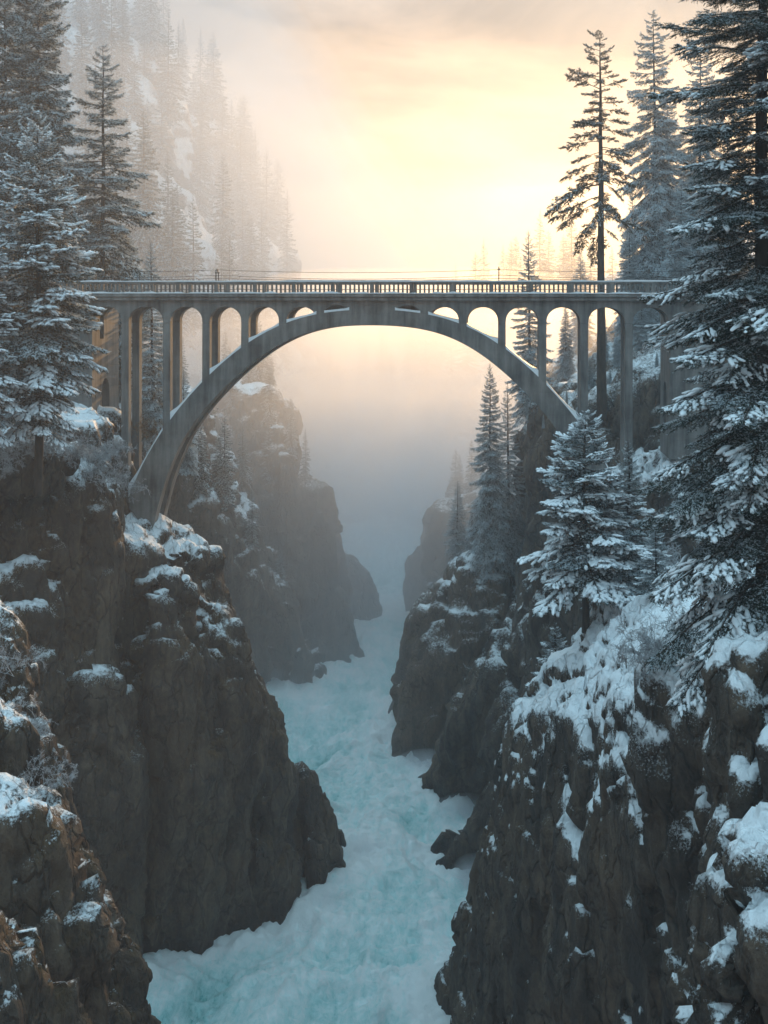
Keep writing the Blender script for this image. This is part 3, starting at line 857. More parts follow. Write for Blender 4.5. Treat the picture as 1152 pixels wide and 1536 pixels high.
M['rime'] = simple_mat('frosted_twigs', (0.16, 0.15, 0.15), (0.55, 0.57, 0.60), 4.0, 0.8, 0)
M['dry'] = simple_mat('dry_twigs', (0.10, 0.055, 0.025), (0.26, 0.17, 0.09), 4.0, 0.8, 0)

def ico():
    bm = bmesh.new(); bmesh.ops.create_icosphere(bm, subdivisions=2, radius=1.0)
    v = np.array([x.co[:] for x in bm.verts]); f = np.array([[y.index for y in x.verts] for x in bm.faces]); bm.free()
    return v, f
ICO_V, ICO_F = ico()

def unit(a):
    return a / np.maximum(np.linalg.norm(a, axis=-1, keepdims=True), 1e-9)

class Spray:
    """one flat branch of twigs and needles, along +x, unit length"""
    def __init__(self, seed, n_tw=26, sub=3, dens=60.0, nl=0.055, nw=0.22, bare=0.08, frost=0.4, spread=0.5, blob=0.5, vz=(-0.28, 0.05), fuzz=0.40):
        rs = np.random.RandomState(seed)
        segs = [((bare + .1, 0, 0), (1.0, 0, 0))]
        tw = []
        for i in range(n_tw):
            t = bare + (1 - bare) * ((i + rs.rand()) / n_tw) ** 0.95
            side = 1 if i % 2 else -1
            l = (0.07 + spread * (1 - t) ** 0.8) * rs.uniform(0.65, 1.15) * min(1.0, 0.45 + 2.2 * (t - bare))
            a = math.radians(rs.uniform(36, 66))
            d = unit(np.array([math.cos(a), side * math.sin(a), rs.uniform(*vz)]))
            p0 = np.array([t, 0, 0]); p1 = p0 + d * l
            segs.append((p0, p1)); tw.append((p0, p1))
            for k in range(sub):
                s = (k + 1 + rs.rand() * .6) / (sub + 1.2)
                b0 = p0 + (p1 - p0) * s
                for sd_ in ((1, -1) if rs.rand() < .7 else (1,)):
                    aa = math.radians(rs.uniform(30, 60)) * sd_
                    dd = np.array([d[0] * math.cos(aa) - d[1] * math.sin(aa), d[0] * math.sin(aa) + d[1] * math.cos(aa), d[2] - rs.uniform(0, .3)])
                    segs.append((b0, b0 + unit(dd) * l * rs.uniform(.25, .48) * (1.15 - s * .6)))
        self.segs = segs
        B, D = [], []
        for p0, p1 in segs:
            p0 = np.array(p0, float); p1 = np.array(p1, float)
            L = np.linalg.norm(p1 - p0)
            n = max(2, int(L * dens))
            s = (np.arange(n) + rs.rand(n)) / n
            B.append(p0 + s[:, None] * (p1 - p0))
            D.append(unit(unit(p1 - p0) * 0.75 + rs.normal(0, fuzz, (n, 3)) + np.array([0, 0, .05])))
        B = np.concatenate(B); D = np.concatenate(D); n = len(B)
        ln = nl * rs.uniform(.6, 1.25, n)
        pr = unit(np.cross(D, rs.normal(0, 1, (n, 3))))
        w = (ln * nw)[:, None]
        self.T = np.stack([B - pr * w, B + pr * w, B + D * ln[:, None]], 1)
        up = D[:, 2] + B[:, 0] * 0.25 + rs.normal(0, .28, n)
        self.m = (up > np.quantile(up, 1 - frost)).astype(np.int32)
        # snow clumps lying along the twigs
        bv = []
        for (p0, p1) in [(np.array(a, float), np.array(b_, float)) for a, b_ in segs[1:]]:
            l = np.linalg.norm(p1 - p0)
            if l < 0.04 or rs.rand() < (.35 if blob < 1 else .12): continue
            d = (p1 - p0) / l
            a = rs.uniform(.42, .60)
            for cpos in ((a, a + .33) if l > .12 else (a,)):
                c = p0 + (p1 - p0) * min(cpos, .92)
                e1 = d; e2 = unit(np.cross([0, 0, 1.0], d)); e3 = np.cross(e1, e2)
                sx = min(0.07, l * rs.uniform(.2, .34)) * blob ** .5; sy = max(0.014 * blob, min(.024, sx * rs.uniform(.3, .45))); sz = sy * rs.uniform(.5, .8)
                v = ICO_V * (1 + 0.22 * rs.normal(0, 1, (len(ICO_V), 1)).clip(-1.5, 1.5))
                bv.append((c[0], c + e1 * v[:, :1] * sx + e2 * v[:, 1:2] * sy + e3 * v[:, 2:] * sz + np.array([0, 0, sz * .7])))
        self.blob_x = np.array([b[0] for b in bv]) if bv else np.zeros(0)
        self.blob_v = np.array([b[1] for b in bv]) if bv else np.zeros((0, len(ICO_V), 3))

def bend(P, L, pitch, yaw, droop, lift, wide, origin):
    """P (...,3) unit spray -> world of the tree"""
    x, y, z = P[..., 0], P[..., 1] * wide, P[..., 2]
    z = z - droop * x ** 2 + lift * x ** 4 - 0.35 * np.abs(y) * droop
    x2 = x * math.cos(pitch) - z * math.sin(pitch)
    z2 = x * math.sin(pitch) + z * math.cos(pitch)
    c, s = math.cos(yaw), math.sin(yaw)
    return np.stack([(x2 * c - y * s) * L + origin[0], (x2 * s + y * c) * L + origin[1], z2 * L + origin[2]], -1)

def tube_np(pts, rad, n=5):
    pts = np.asarray(pts, float); k = len(pts)
    d = unit(np.gradient(pts, axis=0))
    a = np.cross(d, [0.13, 0.31, 0.94]); bad = np.linalg.norm(a, axis=1) < 0.2
    a[bad] = np.cross(d[bad], [1, 0, 0]); a = unit(a); b = np.cross(d, a)
    th = np.arange(n) * 2 * math.pi / n
    V = pts[:, None] + np.asarray(rad)[:, None, None] * (np.cos(th)[None, :, None] * a[:, None] + np.sin(th)[None, :, None] * b[:, None])
    i = np.arange(k - 1)[:, None] * n + np.arange(n)[None]
    j = np.arange(k - 1)[:, None] * n + (np.arange(n)[None] + 1) % n
    Fq = np.stack([i, j, j + n, i + n], -1).reshape(-1, 4)
    return V.reshape(-1, 3), Fq

def conifer(name, H, R, seed, sprays, n_br=120, base=0.12, prof=0.75, pitch=(35, -12), droop=(0.1, 0.35), lift=0.15, wide=1.0, r0=None,
            snow=0.0, needle='needle', jitter=0.25, lean=0.0, bare_trunk=0.0, whorl=0, gaps=0.0, tip_min=0.25, side_bias=None, skirt=1.0, snow_from=0.35):
    rs = np.random.RandomState(seed)
    root = empty(name)
    r0 = r0 or H * 0.011
    # trunk, slightly wavering
    k = 14
    tz = np.linspace(-1.5, H * .995, k)
    wob = np.stack([np.cumsum(rs.normal(0, .035, k)), np.cumsum(rs.normal(0, .035, k)), tz], 1)
    wob[:, :2] -= wob[:1, :2]
    wob[:, 0] += lean * (tz / H)
    rad = r0 * np.clip(1 - tz / H, 0, 1) ** 0.85 + 0.015
    TV, TF = tube_np(wob, rad, 8)
    Vs, Fs, off = [TV], [TF], len(TV)
    trunk_at = lambda z: np.array([np.interp(z, tz, wob[:, 0]), np.interp(z, tz, wob[:, 1]), z])
    T, Mi, SB = [], [], []
    yaw = rs.rand() * 6.28
    for i in range(n_br):
        f = (i + rs.uniform(-.3, .3)) / n_br
        f = min(max(f, 0), .995)
        if whorl: f = min(.995, (round(f * whorl) + rs.normal(0, .1)) / whorl); f = max(f, 0)
        if rs.rand() < gaps * (0.4 + 0.6 * (1 - f)): continue
        z = H * (base + (1 - base) * f ** 0.93)
        yaw += 2.39996 + rs.normal(0, .35)
        L = R * ((1 - f) ** prof + 0.02) * rs.uniform(1 - jitter, 1 + jitter * .6)
        if f < .3: L *= skirt + (1 - skirt) * f / .3
        L = max(L, tip_min * (1.05 - f))
        if side_bias is not None:
            L *= 1 + side_bias[1] * math.cos(yaw - side_bias[0])
        pt = math.radians(pitch[1] + (pitch[0] - pitch[1]) * f ** 1.3 + rs.normal(0, 6))
        dr = droop[0] + (droop[1] - droop[0]) * (1 - f) * rs.uniform(.6, 1.3)
        sp = sprays[rs.randint(len(sprays))]
        o = trunk_at(z); wd = wide * rs.uniform(.85, 1.15)
        T.append(bend(sp.T, L, pt, yaw, dr, lift, wd, o)); Mi.append(sp.m)
        xs = np.linspace(0, .97, 6)
        ax = bend(np.stack([xs, xs * 0, xs * 0], 1), L, pt, yaw, dr, lift, wd, o)
        bv, bf = tube_np(ax, np.maximum((0.012 * L + 0.008) * (1 - xs * .85), .006), 4)
        Vs.append(bv); Fs.append(bf + off); off += len(bv)
        if snow > 0 and rs.rand() < snow and len(sp.blob_x):
            x0 = rs.uniform(snow_from, .75)
            sel = (sp.blob_x > x0) & (rs.rand(len(sp.blob_x)) < .8)
            if sel.any():
                SB.append(bend(sp.blob_v[sel], L, pt, yaw, dr, lift, wd, o).reshape(-1, 3))
    tr = link('trunk', mesh_np('trunk', np.concatenate(Vs), np.concatenate(Fs), M['bark']), root)
    T = np.concatenate(T)
    cr = link('crown', mesh_np('crown', T.reshape(-1, 3), np.arange(len(T) * 3).reshape(-1, 3), [M[needle], M['frost']], np.concatenate(Mi), smooth=False), root)
    if SB:
        S = np.concatenate(SB); n = len(S) // len(ICO_V)
        f = (ICO_F[None] + (np.arange(n) * len(ICO_V))[:, None, None]).reshape(-1, 3)
        tag(link('snow', mesh_np('snow', S, f, M['snow']), cr), kind='stuff')
    root['H'] = H
    return root

# surface heights of the rock masses
GV = np.concatenate([c[0] for c in CLIFFS])
def ground(x, y, r=0.8, below=None):
    k = (np.abs(GV[:, 0] - x) < r) & (np.abs(GV[:, 1] - y) < r)
    if below is not None: k &= GV[:, 2] < below
    if not k.any(): return None
    return float(GV[k, 2].max())

USED = set()
def plant(proto, u, Y, vtop, label, cat='tree', group=None, wide=1.0, rot=0.0, vbase=None, name=None, lean=(0, 0)):
    if proto.name in USED:
        o = copy_tree(proto)
    else:
        o = proto; USED.add(proto.name)
    if name: o.name = name
    x = (u - 576.0) / F * Y
    if vbase is not None: gz = (HZ - vbase) / F * Y
    else:
        gz = ground(x, Y, 0.8 if Y < 220 else 2.5)
        if gz is None: gz = (HZ - 700) / F * Y
    zt = (HZ - vtop) / F * Y
    s = max((zt - gz) / proto['H'], 0.05)
    o.location = (x, Y, gz - 0.15)
    o.scale = (s * wide, s * wide, s)
    o.rotation_euler = (lean[0], lean[1], rot)
    tag(o, label, cat, group)
    return o

NEAR = [Spray(k, n_tw=44, sub=5, dens=190, nl=0.026, nw=0.12, frost=0.24, spread=0.42, blob=0.8, fuzz=0.36, vz=(-0.45, 0.1)) for k in (1, 2, 3)]
SNOWY = [Spray(k, n_tw=30, sub=3, dens=110, nl=0.05, nw=0.15, frost=0.42, spread=0.5, blob=2.0, vz=(-0.45, 0.1)) for k in (11, 12, 13)]
FROSTY = [Spray(k, n_tw=28, sub=3, dens=76, nl=0.066, nw=0.13, frost=0.68, spread=0.5, vz=(-0.5, 0.1)) for k in (21, 22, 23)]
DARK = [Spray(k, n_tw=30, sub=3, dens=85, nl=0.06, nw=0.14, frost=0.48, spread=0.5, vz=(-0.45, 0.2)) for k in (31, 32, 33)]
PINE = [Spray(k, n_tw=24, sub=3, dens=70, nl=0.06, nw=0.17, frost=0.14, spread=0.40, bare=0.30, vz=(-0.5, 0.6), fuzz=0.55) for k in (41, 42, 43)]
FAR = [Spray(k, n_tw=16, sub=1, dens=34, nl=0.13, nw=0.22, frost=0.35, spread=0.55) for k in (51, 52)]
print('SPRAY', [len(x[0].T) for x in (NEAR, SNOWY, FROSTY, DARK, PINE, FAR)])

big_tree = conifer('fir_tree', 34, 4.15, 101, NEAR, n_br=300, base=0.05, prof=0.22, pitch=(25, -10), droop=(0.15, 0.45), lift=0.12, snow=0.7, r0=0.42, jitter=0.35, wide=1.0, snow_from=0.4)
snow_a = conifer('spruce_tree', 20, 4.7, 102, SNOWY, n_br=150, base=0.12, skirt=0.42, prof=0.62, pitch=(40, -12), droop=(0.12, 0.45), snow=0.85, r0=0.24, snow_from=0.3)
snow_b = conifer('spruce_tree', 11, 3.4, 103, SNOWY, n_br=120, base=0.16, prof=0.55, pitch=(30, -8), droop=(0.10, 0.35), snow=0.8, r0=0.2, jitter=0.35)
snow_c = conifer('spruce_tree', 7, 1.7, 104, SNOWY, n_br=95, base=0.02, prof=0.8, pitch=(40, -5), droop=(0.1, 0.35), snow=0.4)
dark_a = conifer('spruce_tree', 36, 6.2, 105, DARK, n_br=250, base=0.10, prof=0.5, pitch=(28, -16), droop=(0.12, 0.5), lift=0.2, jitter=0.4, snow=0.15, gaps=0.12)
dark_b = conifer('spruce_tree', 30, 5.2, 106, DARK, n_br=150, base=0.12, prof=0.6, pitch=(30, -18), droop=(0.15, 0.55), lift=0.2, jitter=0.45, snow=0.12, gaps=0.15)
pine = conifer('pine_tree', 36, 4.3, 107, PINE, n_br=90, base=0.48, prof=0.40, pitch=(30, -14), droop=(0.05, 0.55), lift=0.12, jitter=0.5, needle='needle_olive', r0=0.5, gaps=0.15, side_bias=(math.pi, 0.22), snow=0.1)
frost_a = conifer('frosted_spruce_tree', 26, 4.4, 108, FROSTY, n_br=210, base=0.04, prof=0.7, pitch=(30, -22), droop=(0.15, 0.55), lift=0.18)
frost_b = conifer('frosted_spruce_tree', 24, 3.4, 109, FROSTY, n_br=170, base=0.08, prof=0.75, pitch=(35, -15), droop=(0.1, 0.4), jitter=0.35)
frost_c = conifer('frosted_spruce_tree', 28, 5.4, 110, FROSTY, n_br=165, base=0.03, prof=0.6, pitch=(25, -28), droop=(0.2, 0.6), lift=0.2, needle='needle_olive', jitter=0.35)
far_a = conifer('distant_spruce_tree', 28, 5.0, 111, FAR, n_br=120, base=0.05, prof=0.7, pitch=(30, -20), droop=(0.15, 0.5))
far_b = conifer('distant_spruce_tree', 28, 4.2, 112, FAR, n_br=110, base=0.06, prof=0.8, pitch=(35, -15), droop=(0.1, 0.45), jitter=0.35)

GL = 'conifers on the left bank'; GR = 'conifers on the right bank'
# left bank
plant(snow_a, 57, 80, 168, 'snow-laden spruce with white clumps standing in front of the left end of the bridge', group=GL, rot=0.4)
plant(snow_a, -30, 77, 300, 'snowy spruce cut by the left picture edge beside the snow-laden spruce', group=GL, rot=2.4)
plant(dark_a, 57, 118, -110, 'tall dark spruce rising out of the picture behind the snow-laden spruce', group=GL, rot=1.0, wide=0.72)
plant(dark_a, 8, 121, -70, 'tall dark spruce at the far left edge of the photo, top out of view', group=GL, rot=3.9, wide=0.75)
plant(dark_b, 155, 124, 66, 'dark spruce with sparse drooping limbs rising above the left end of the bridge', group=GL, rot=0.2)
plant(frost_c, 112, 130, 235, 'frosted conifer between the tall dark spruces at the left end of the bridge', group=GL, rot=2.0)
plant(frost_a, 190, 127, 330, 'grey frosted conifer just behind the left end of the balustrade', group=GL, rot=0.9, wide=1.1)
plant(frost_b, 228, 117, 360, 'slender frosted spruce seen through the tall left opening', group=GL, rot=1.6)
plant(frost_a, 276, 131, 552, 'pale frosted spruce seen through the second tall opening from the left', group=GL, rot=2.9)
plant(frost_c, 286, 137, 610, 'sunlit frosted spruce behind the left foot of the arch', group=GL, rot=4.1, wide=0.9)
plant(frost_b, 20, 92, 420, 'frosted spruce low behind the snow-laden spruce, near the left edge', group=GL, rot=5.1, wide=1.5)
# right bank
plant(big_tree, 1150, 43.5, -420, 'huge snow-laden fir filling the right edge of the photo', group=GR, rot=0.6, vbase=985)
plant(snow_b, 878, 69.5, 613, 'snowy spruce with a bare dark lower trunk on the right cliff edge', group=GR, rot=0.8)
plant(snow_c, 941, 69, 655, 'young narrow snowy spruce between the right cliff spruce and the huge fir', group=GR, rot=0.1, wide=1.15)
plant(snow_c, 905, 76, 745, 'short snowy spruce half hidden behind the right cliff spruce', group=GR, rot=2.2, wide=1.3)
plant(snow_c, 985, 64, 770, 'small snowy spruce tucked under the left boughs of the huge fir', group=GR, rot=3.2, wide=1.3)
plant(snow_c, 835, 78, 930, 'small frosted sapling leaning out below the right cliff spruce', group=GR, rot=4.0, wide=1.6, vbase=1060)
plant(snow_c, 1025, 49, 905, 'low snowy sapling at the foot of the huge fir', group=GR, rot=5.0, wide=1.5)
plant(pine, 903, 114, 50, 'tall dark pine with bare trunk and uneven limbs behind the right half of the bridge', group=GR, rot=0.0)
plant(frost_c, 981, 137, 12, 'tallest frosted conifer, golden in the backlight, right of the tall dark pine', group=GR, rot=0.5, wide=0.82)
plant(frost_a, 1003, 152, 132, 'thinner frosted conifer close behind the tallest golden one', group=GR, rot=1.5, wide=0.9)
plant(frost_c, 1050, 139, 62, 'backlit frosted conifer showing through the boughs of the huge fir', group=GR, rot=2.5, wide=0.9)
plant(frost_b, 793, 141, 343, 'slim conifer with tip above the railing, left of the tall dark pine', group=GR, rot=0.7)
plant(far_a, 820, 190, 298, 'pale hazy conifer behind the slim one, left of the tall dark pine', group=GR, rot=0.7, name='frosted_spruce_tree')
plant(frost_a, 849, 152, 455, 'frosted spruce seen whole through the third tall opening from the right', group=GR, rot=1.7)
plant(frost_c, 905, 128, 470, 'bushy frosted conifer seen through the second tall opening from the right', group=GR, rot=3.7)
plant(frost_a, 945, 133, 330, 'frosted conifer low between the tall dark pine and the golden one', group=GR, rot=2.7)
plant(frost_c, 1022, 127, 270, 'broad frosted conifer behind the right end of the balustrade', group=GR, rot=4.7)
plant(frost_a, 1090, 120, 200, 'frosted conifer hidden deep behind the huge fir', group=GR, rot=5.7, wide=1.2)
plant(frost_b, 948, 158, 285, 'hazy frosted conifer just left of the tallest golden one', group=GR, rot=0.2, wide=1.1)
plant(frost_a, 872, 176, 375, 'pale hazy conifer just left of the trunk of the tall dark pine', group=GR, rot=1.2)
plant(frost_a, 735, 146, 543, 'tall frosted spruce on the rounded right cliff beneath the arch', group=GR, rot=0.3, wide=0.8)
plant(frost_b, 762, 151, 575, 'frosted spruce directly right of the tall one under the arch', group=GR, rot=1.1)
plant(frost_c, 790, 138, 590, 'frosted conifer close under the right haunch of the arch', group=GR, rot=2.1, wide=0.8)
plant(frost_b, 686, 152, 718, 'short frosted spruce left of the tall one under the arch', group=GR, rot=4.4, wide=1.3)
plant(frost_a, 708, 150, 765, 'smallest frosted spruce at the crest of the rounded right cliff', group=GR, rot=5.4, wide=1.5)
plant(frost_a, 815, 126, 640, 'frosted spruce standing behind the right cliff spruce, below the arch', group=GR, rot=3.3, wide=0.9)
plant(frost_c, 850, 119, 690, 'shaded frosted conifer beside the right springing of the arch', group=GR, rot=0.8, wide=0.9)
for (u, Y, vt, rt) in [(925, 121, 500, .4), (962, 125, 445, 1.4), (1000, 120, 430, 2.4), (885, 127, 530, 3.4), (945, 117, 570, 4.4), (985, 115, 590, 5.4), (1030, 117, 520, 6.0), (915, 118, 600, 2.9), (970, 133, 400, 0.9)]:
    plant(frost_c if rt < 3 else frost_a, u, Y, vt, 'frosted conifer in the thicket behind the right-hand columns of the bridge', group='thicket behind the right columns', rot=rt, wide=1.25)
# across the gorge, in the haze
for (u, Y, vt, w, rt, lab) in [
    (216, 262, 160, 1.0, .1, 'hazy conifer on the mountain just right of the sparse dark spruce'),
    (252, 270, 225, .9, 1.1, 'hazy conifer on the mountain left of the leaning snow gully'),
    (290, 268, 288, .9, 2.0, 'hazy pointed conifer standing above the left third of the bridge'),
    (345, 262, 352, .8, 0.4, 'small hazy conifer whose tip shows above the railing near the left pole'),
    (408, 196, 535, 1.0, 1.5, 'ghostly conifer on top of the far left cliff beneath the arch'),
    (438, 190, 596, .9, 2.5, 'ghostly conifer on the shoulder of the far left cliff'),
    (458, 187, 640, .9, 3.5, 'ghostly conifer lowest on the edge of the far left cliff'),
    (366, 169, 668, 1.1, 0.5, 'small ghostly conifer on the snowy slope under the left haunch'),
    (490, 240, 690, .9, 0.9, 'faint conifer in the gorge fog right of the far left cliff')]:
    plant(far_b if rt > 1 else far_a, u, Y, vt, lab, group='conifers fading in the haze', wide=w, rot=rt, name='distant_spruce_tree')

rs = np.random.RandomState(5)
def forest(verts, n, umin, umax, vmin, vmax, label, group, hmin, hmax, sep):
    ok = []
    U = 576 + verts[:, 0] / verts[:, 1] * F; Vv = HZ - verts[:, 2] / verts[:, 1] * F
    cand = np.where((U > umin) & (U < umax) & (Vv > vmin) & (Vv < vmax))[0]
    rs.shuffle(cand)
    for i in cand:
        p = verts[i]
        if any((p[0] - o[0]) ** 2 + (p[1] - o[1]) ** 2 < sep * sep for o in ok): continue
        ok.append(p)
        t = copy_tree(far_a if rs.rand() < .5 else far_b)
        s = rs.uniform(hmin, hmax) / 28
        t.location = (p[0], p[1], p[2] - .5)
        t.scale = (s * rs.uniform(.8, 1.1),) * 2 + (s,)
        t.rotation_euler = (0, 0, rs.rand() * 6.28)
        t.name = 'distant_spruce_tree'
        tag(t, label, 'tree', group)
        if len(ok) >= n: break
mv = np.concatenate([c[0] for c, nme in zip(CLIFFS, CL_NAMES) if nme == 'left_mountain'])
forest(mv, 110, -20, 450, 30, 640, 'faint conifer in the forest on the foggy mountainside at upper left', 'forest on the left mountain', 18, 32, 5.5)
hv = np.concatenate([c[0] for c, nme in zip(CLIFFS, CL_NAMES) if nme == 'valley_end_hill'])
forest(hv, 60, 560, 1100, 200, 720, 'faint conifer on the hill closing the valley, lost in fog', 'forest at the valley end', 18, 30, 7)

def flat_top(nme):
    out = []
    for c, n_ in zip(CLIFFS, CL_NAMES):
        if n_ != nme: continue
        V_, Q_ = c
        fn = np.cross(V_[Q_[:, 2]] - V_[Q_[:, 0]], V_[Q_[:, 3]] - V_[Q_[:, 1]])
        fn = unit(fn); out.append(V_[Q_[fn[:, 2] > 0.5][:, 0]])
    return np.concatenate(out)
forest(flat_top('left_middle_cliff'), 16, 240, 460, 560, 900, 'small ghostly conifer clinging to the snowy slope behind the left haunch of the arch', 'saplings on the hazy slope', 5, 11, 3.0)
forest(flat_top('left_far_cliff'), 12, 330, 520, 540, 780, 'ghostly conifer along the crest of the dark hazy cliff behind the arch', 'conifers on the hazy cliff crest', 7, 13, 3.0)
forest(flat_top('right_far_cliff'), 7, 640, 780, 690, 800, 'ghostly conifer on the hazy block cliff upstream on the right', 'conifers on the upstream block cliff', 7, 12, 3.0)
forest(flat_top('valley_end_hill'), 26, 470, 720, 560, 800, 'very faint conifer on the slope deep in the gorge fog', 'forest deep in the gorge fog', 16, 28, 6)
# bare frosted shrubs
def shrub(name, seed, mat, n=26, L=1.5, up=0.6, depth=2):
    r = np.random.RandomState(seed)
    Vs, Fs, off = [], [], 0
    def grow(p, d, l, rad, dep):
        nonlocal off
        k = 6
        pts = [p]; dd = d
        for _ in range(k - 1):
            dd = unit(dd + r.normal(0, .24, 3) + np.array([0, 0, 0.05 if dep > 1 else -0.05]))
            pts.append(pts[-1] + dd * l / (k - 1) * r.uniform(.7, 1.2))
        v, f = tube_np(pts, np.linspace(rad, rad * .45, k), 3)
        Vs.append(v); Fs.append(f + off); off += len(v)
        if dep > 0:
            for _ in range(r.randint(4, 8)):
                t = r.uniform(.2, .98); j = min(int(t * (k - 1)), k - 2)
                b0 = pts[j] + (pts[j + 1] - pts[j]) * (t * (k - 1) - j)
                grow(b0, unit(dd + r.normal(0, .6, 3)), l * r.uniform(.35, .6), max(rad * .6, .006), dep - 1)
    for _ in range(n):
        a = r.rand() * 6.28
        d = unit(np.array([math.cos(a), math.sin(a), r.uniform(up * .4, up * 2.6)]))
        grow(np.array([r.normal(0, .35), r.normal(0, .35), -0.15]), d, L * r.uniform(.35, 1.0), 0.010 * L, depth)
    o = link(name, mesh_np(name, np.concatenate(Vs), np.concatenate(Fs), mat))
    o['H'] = 1.0
    return o
sh_a = shrub('frosted_shrub', 1, M['rime'], n=16, L=1.2, up=0.8, depth=3)
sh_b = shrub('frosted_shrub', 2, M['rime'], n=13, L=1.2, up=0.5, depth=3)
sh_d = shrub('dry_shrub', 3, M['dry'], n=14, L=1.2, depth=3)
SU = set()
for (pr, u, Y, v, s, lab) in [
    (sh_a, 38, 56.5, 1120, 1.6, 'bare frosted shrub with radiating twigs on the near left cliff, below the larger sprig'),
    (sh_b, -8, 58, 965, 1.7, 'bare frosted sprig reaching in at the left edge above the near cliff'),
    (sh_a, 20, 47, 1500, 1.0, 'frosted twigs at the bottom left corner of the photo'),
    (sh_b, 60, 50, 1250, 1.0, 'small frosted shrub on the brown crest of the near left cliff'),
    (sh_a, 70, 84.5, 672, 1.7, 'grey frosted shrub at the foot of the snow-laden spruce'),
    (sh_b, 25, 83.5, 685, 1.9, 'frosted shrub near the left edge beneath the snow-laden spruce'),
    (sh_a, 118, 88, 688, 1.5, 'frosted shrub on the brink left of the bridge foot'),
    (sh_a, 166, 96, 668, 2.1, 'tall frosted shrub beside the outermost left column'),
    (sh_b, 188, 98, 690, 1.8, 'wiry frosted shrub overlapping the outermost left column'),
    (sh_d, 213, 106, 655, 1.9, 'sunlit brown shrub seen between the left columns'),
    (sh_b, -5, 82, 700, 1.8, 'frosted shrub cut by the left edge, lowest of those under the snow-laden spruce'),
    (sh_a, 48, 82.5, 655, 1.6, 'frosted shrub right against the trunk of the snow-laden spruce'),
    (sh_b, 98, 86.5, 655, 2.0, 'frosted shrub on the snow just right of the snow-laden spruce'),
    (sh_a, 140, 92, 655, 1.9, 'frosted shrub midway between the snow-laden spruce and the outermost left column'),
    (sh_b, 150, 90.5, 700, 1.6, 'frosted shrub hanging over the cliff brink below the abutment doorway'),
    (sh_a, 225, 112, 690, 1.8, 'frosted shrub in the shade between the two outer left columns'),
    (sh_a, 965, 49.5, 1110, 1.5, 'round frosted shrub on the snow slope below the huge fir'),
    (sh_b, 1000, 50, 1090, 1.2, 'frosted shrub between the round shrub and the huge fir'),
    (sh_a, 985, 70, 830, 1.8, 'frosted shrub behind the snowy crest left of the huge fir')]:
    x = (u - 576) / F * Y
    o = pr if pr.name not in SU else pr.copy()
    if o is not pr: COL.objects.link(o)
    SU.add(pr.name)
    g = ground(x, Y, 0.5)
    z = (HZ - v) / F * Y
    o.location = (x, Y, g if (g is not None and abs(g - z) < 3.5) else z)
    o.scale = (s, s, s); o.rotation_euler = (0, 0, u * 0.7)
    tag(o, lab, 'shrub', 'bare shrubs on the cliffs')
for o in list(bpy.data.objects):
    if 'H' in o: del o['H']

# ------------------------------------------------------------------ poles and overhead wires by the bridge
def bpoint(x, y, z):
    bpy.context.view_layer.update()
    return bridge.matrix_world @ Vector((x, y, z))
p1 = bpoint(-13.85, 4.75, 1.5)
t = empty('utility_pole', p1); tag(t, 'short dark double pole rising behind the left part of the railing', 'pole')
MB().tube([(-.12, 0, -1), (-.12, 0, 2.2)], 0.05).tube([(.1, 0, -1), (.1, 0, 1.9), (-.05, 0, 2.28)], 0.045).build('post', M['metal'], t)
MB().box(-.2, .2, -.05, .05, 1.9, 1.98).build('crossarm', M['metal'], t)
p2 = bpoint(10.2, 4.75, 1.5)
t = empty('utility_pole', p2); tag(t, 'thin single pole rising behind the right part of the railing', 'pole')
MB().tube([(0, 0, -1), (0, 0, 2.45)], 0.045).build('post', M['metal'], t)
MB().box(-.12, .12, -.04, .04, 2.2, 2.27).build('crossarm', M['metal'], t)
for k, (dz, sag, lab) in enumerate([(2.2, .25, 'topmost thin overhead wire running along the bridge'), (1.75, .35, 'second overhead wire from the top along the bridge'), (1.45, .15, 'lowest overhead wire running just above the railing')]):
    pts = []
    for x in np.linspace(-27, 30, 60):
        s0 = [-27, -13.85, 10.2, 30]
        for a, b in zip(s0[:-1], s0[1:]):
            if a <= x <= b:
                tt = (x - a) / (b - a); sg = sag * 4 * tt * (1 - tt) * ((b - a) / 24); break
        pts.append(bpoint(float(x), 4.75, 1.5 + dz - sg))
    tag(MB().tube(pts, 0.018, 4).build('overhead_wire', M['wire']), lab, 'cable', 'wires along the bridge')
#@@T1

# ------------------------------------------------------------------ air
def volume(name, ob_me, density, color, g):
    m = bpy.data.materials.new(name); m.use_nodes = True
    nt = m.node_tree
    for n in list(nt.nodes):
        if n.type != 'OUTPUT_MATERIAL': nt.nodes.remove(n)
    out = [n for n in nt.nodes if n.type == 'OUTPUT_MATERIAL'][0]
    v = nt.nodes.new('ShaderNodeVolumePrincipled')
    v.inputs['Density'].default_value = density
    v.inputs['Color'].default_value = (*color, 1)
    v.inputs['Anisotropy'].default_value = g
    nt.links.new(v.outputs[0], out.inputs['Volume'])
    ob_me.materials.append(m)
    return m

def haze_box():
    bm = bmesh.new()
    r = bmesh.ops.create_cube(bm, size=1)
    x0, x1, y0, y1, z0, z1 = -260, 260, -20, 520, -58, 190
    for v in r['verts']:
        v.co = Vector((x0 + (v.co.x + .5) * (x1 - x0), y0 + (v.co.y + .5) * (y1 - y0), z0 + (v.co.z + .5) * (z1 - z0)))
    me = bpy.data.meshes.new('haze'); bm.to_mesh(me); bm.free()
    volume('haze', me, 0.0007, (0.95, 0.96, 1.0), 0.3)
    tag(link('haze', me), kind='stuff')
haze_box()

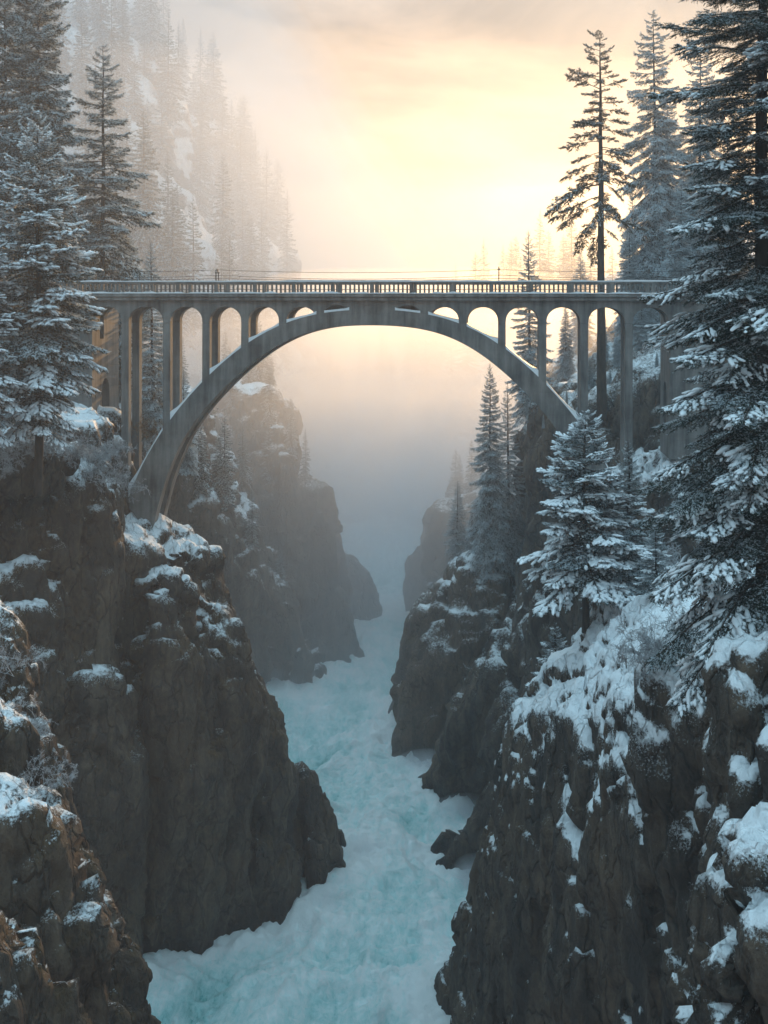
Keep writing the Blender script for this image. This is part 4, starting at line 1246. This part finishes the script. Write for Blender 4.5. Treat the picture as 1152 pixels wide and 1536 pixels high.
def fog_bank(y0, y1, top0, amp, density, seed, rise, g=0.6, x0=-130, x1=150, fall=0, col=(0.95, 0.965, 1.0)):
    xs = np.linspace(x0, x1, 60); ys = np.linspace(y0, y1, 60)
    X_, Y_ = np.meshgrid(xs, ys)
    p = np.stack([X_.ravel(), Y_.ravel(), X_.ravel() * 0], 1)
    edge = np.clip((Y_.ravel() - y0 + 10 * fbm(p * 0.03, 2, seed + 5)) / rise, 0, 1)
    edge = edge * edge * (3 - 2 * edge)
    if fall: edge = edge * np.clip((x1 - X_.ravel() + 8 * fbm(p * 0.02, 2, seed + 9)) / fall, 0, 1)
    top = np.maximum(-48 + edge * (48 + top0 + amp * fbm(p * 0.016, 3, seed)), -51)
    V = np.concatenate([np.stack([p[:, 0], p[:, 1], top], 1), np.stack([p[:, 0], p[:, 1], np.full(len(p), -53.0)], 1)])
    n = 60
    idx = np.arange(n * n).reshape(n, n)
    t = np.stack([idx[:-1, :-1].ravel(), idx[:-1, 1:].ravel(), idx[1:, 1:].ravel(), idx[1:, :-1].ravel()], 1)
    b_ = t[:, ::-1] + n * n
    ring = list(idx[0, :-1]) + list(idx[:-1, -1]) + list(idx[-1, :0:-1]) + list(idx[:0:-1, 0])
    sides = [(ring[(k + 1) % len(ring)], ring[k], ring[k] + n * n, ring[(k + 1) % len(ring)] + n * n) for k in range(len(ring))]
    me = mesh_np('fog_bank', V, np.concatenate([t, b_, np.array(sides)]), [], None)
    volume('fog_bank', me, density, col, g)
    tag(link('fog_bank', me), kind='stuff')
fog_bank(128, 500, -1, 12, 0.0085, 91, 30, g=0.74)
fog_bank(134, 501, -14, 10, 0.0075, 391, 30, g=0.70)
fog_bank(118, 502, 45, 16, 0.0017, 191, 50, g=0.65)
fog_bank(205, 504, 96, 26, 0.0060, 291, 70, g=-0.1, x0=-220, x1=52, fall=92, col=(0.84, 0.91, 1.0))

def river_mist(u, v, Y, rx, ry, rz, dens):
    """a puff of spray hanging over the rapids, densest at its heart"""
    bm = bmesh.new(); bmesh.ops.create_icosphere(bm, subdivisions=3, radius=1.0)
    me = bpy.data.meshes.new('river_mist'); bm.to_mesh(me); bm.free()
    o = link('river_mist', me)
    o.location = q(u, v, Y); o.scale = (rx, ry, rz)
    m = volume('river_mist', me, 0.0, (0.95, 0.965, 1.0), 0.3)
    nt = m.node_tree; pv = [n for n in nt.nodes if n.type == 'PRINCIPLED_VOLUME'][0]
    tc = nt.nodes.new('ShaderNodeTexCoord')
    ln = nt.nodes.new('ShaderNodeVectorMath'); ln.operation = 'LENGTH'; nt.links.new(tc.outputs['Object'], ln.inputs[0])
    nz = nt.nodes.new('ShaderNodeTexNoise'); nz.inputs['Scale'].default_value = 1.6; nz.inputs['Detail'].default_value = 3; nt.links.new(tc.outputs['Object'], nz.inputs['Vector'])
    r = math_n(nt, 'ADD', ln.outputs['Value'], math_n(nt, 'MULTIPLY_ADD', nz.outputs['Fac'], 1.0, -0.5))
    k = math_n(nt, 'SMOOTHSTEP' if False else 'SUBTRACT', 1.0, r)
    k = math_n(nt, 'MAXIMUM', k, 0.0); k = math_n(nt, 'POWER', k, 1.3)
    nt.links.new(math_n(nt, 'MULTIPLY', k, dens), pv.inputs['Density'])
    tag(o, kind='stuff')
river_mist(640, 1165, 134, 4.5, 4, 2.8, 1.1)
river_mist(700, 1225, 121, 4.0, 3.5, 2.0, 0.8)
river_mist(545, 1285, 112, 2.6, 2.6, 2.0, 1.0)
river_mist(490, 1365, 103, 3.0, 2.5, 2.0, 0.9)
river_mist(712, 1315, 108, 2.2, 2.2, 1.9, 1.0)
river_mist(425, 1025, 164, 5.0, 4, 2.6, 0.6)
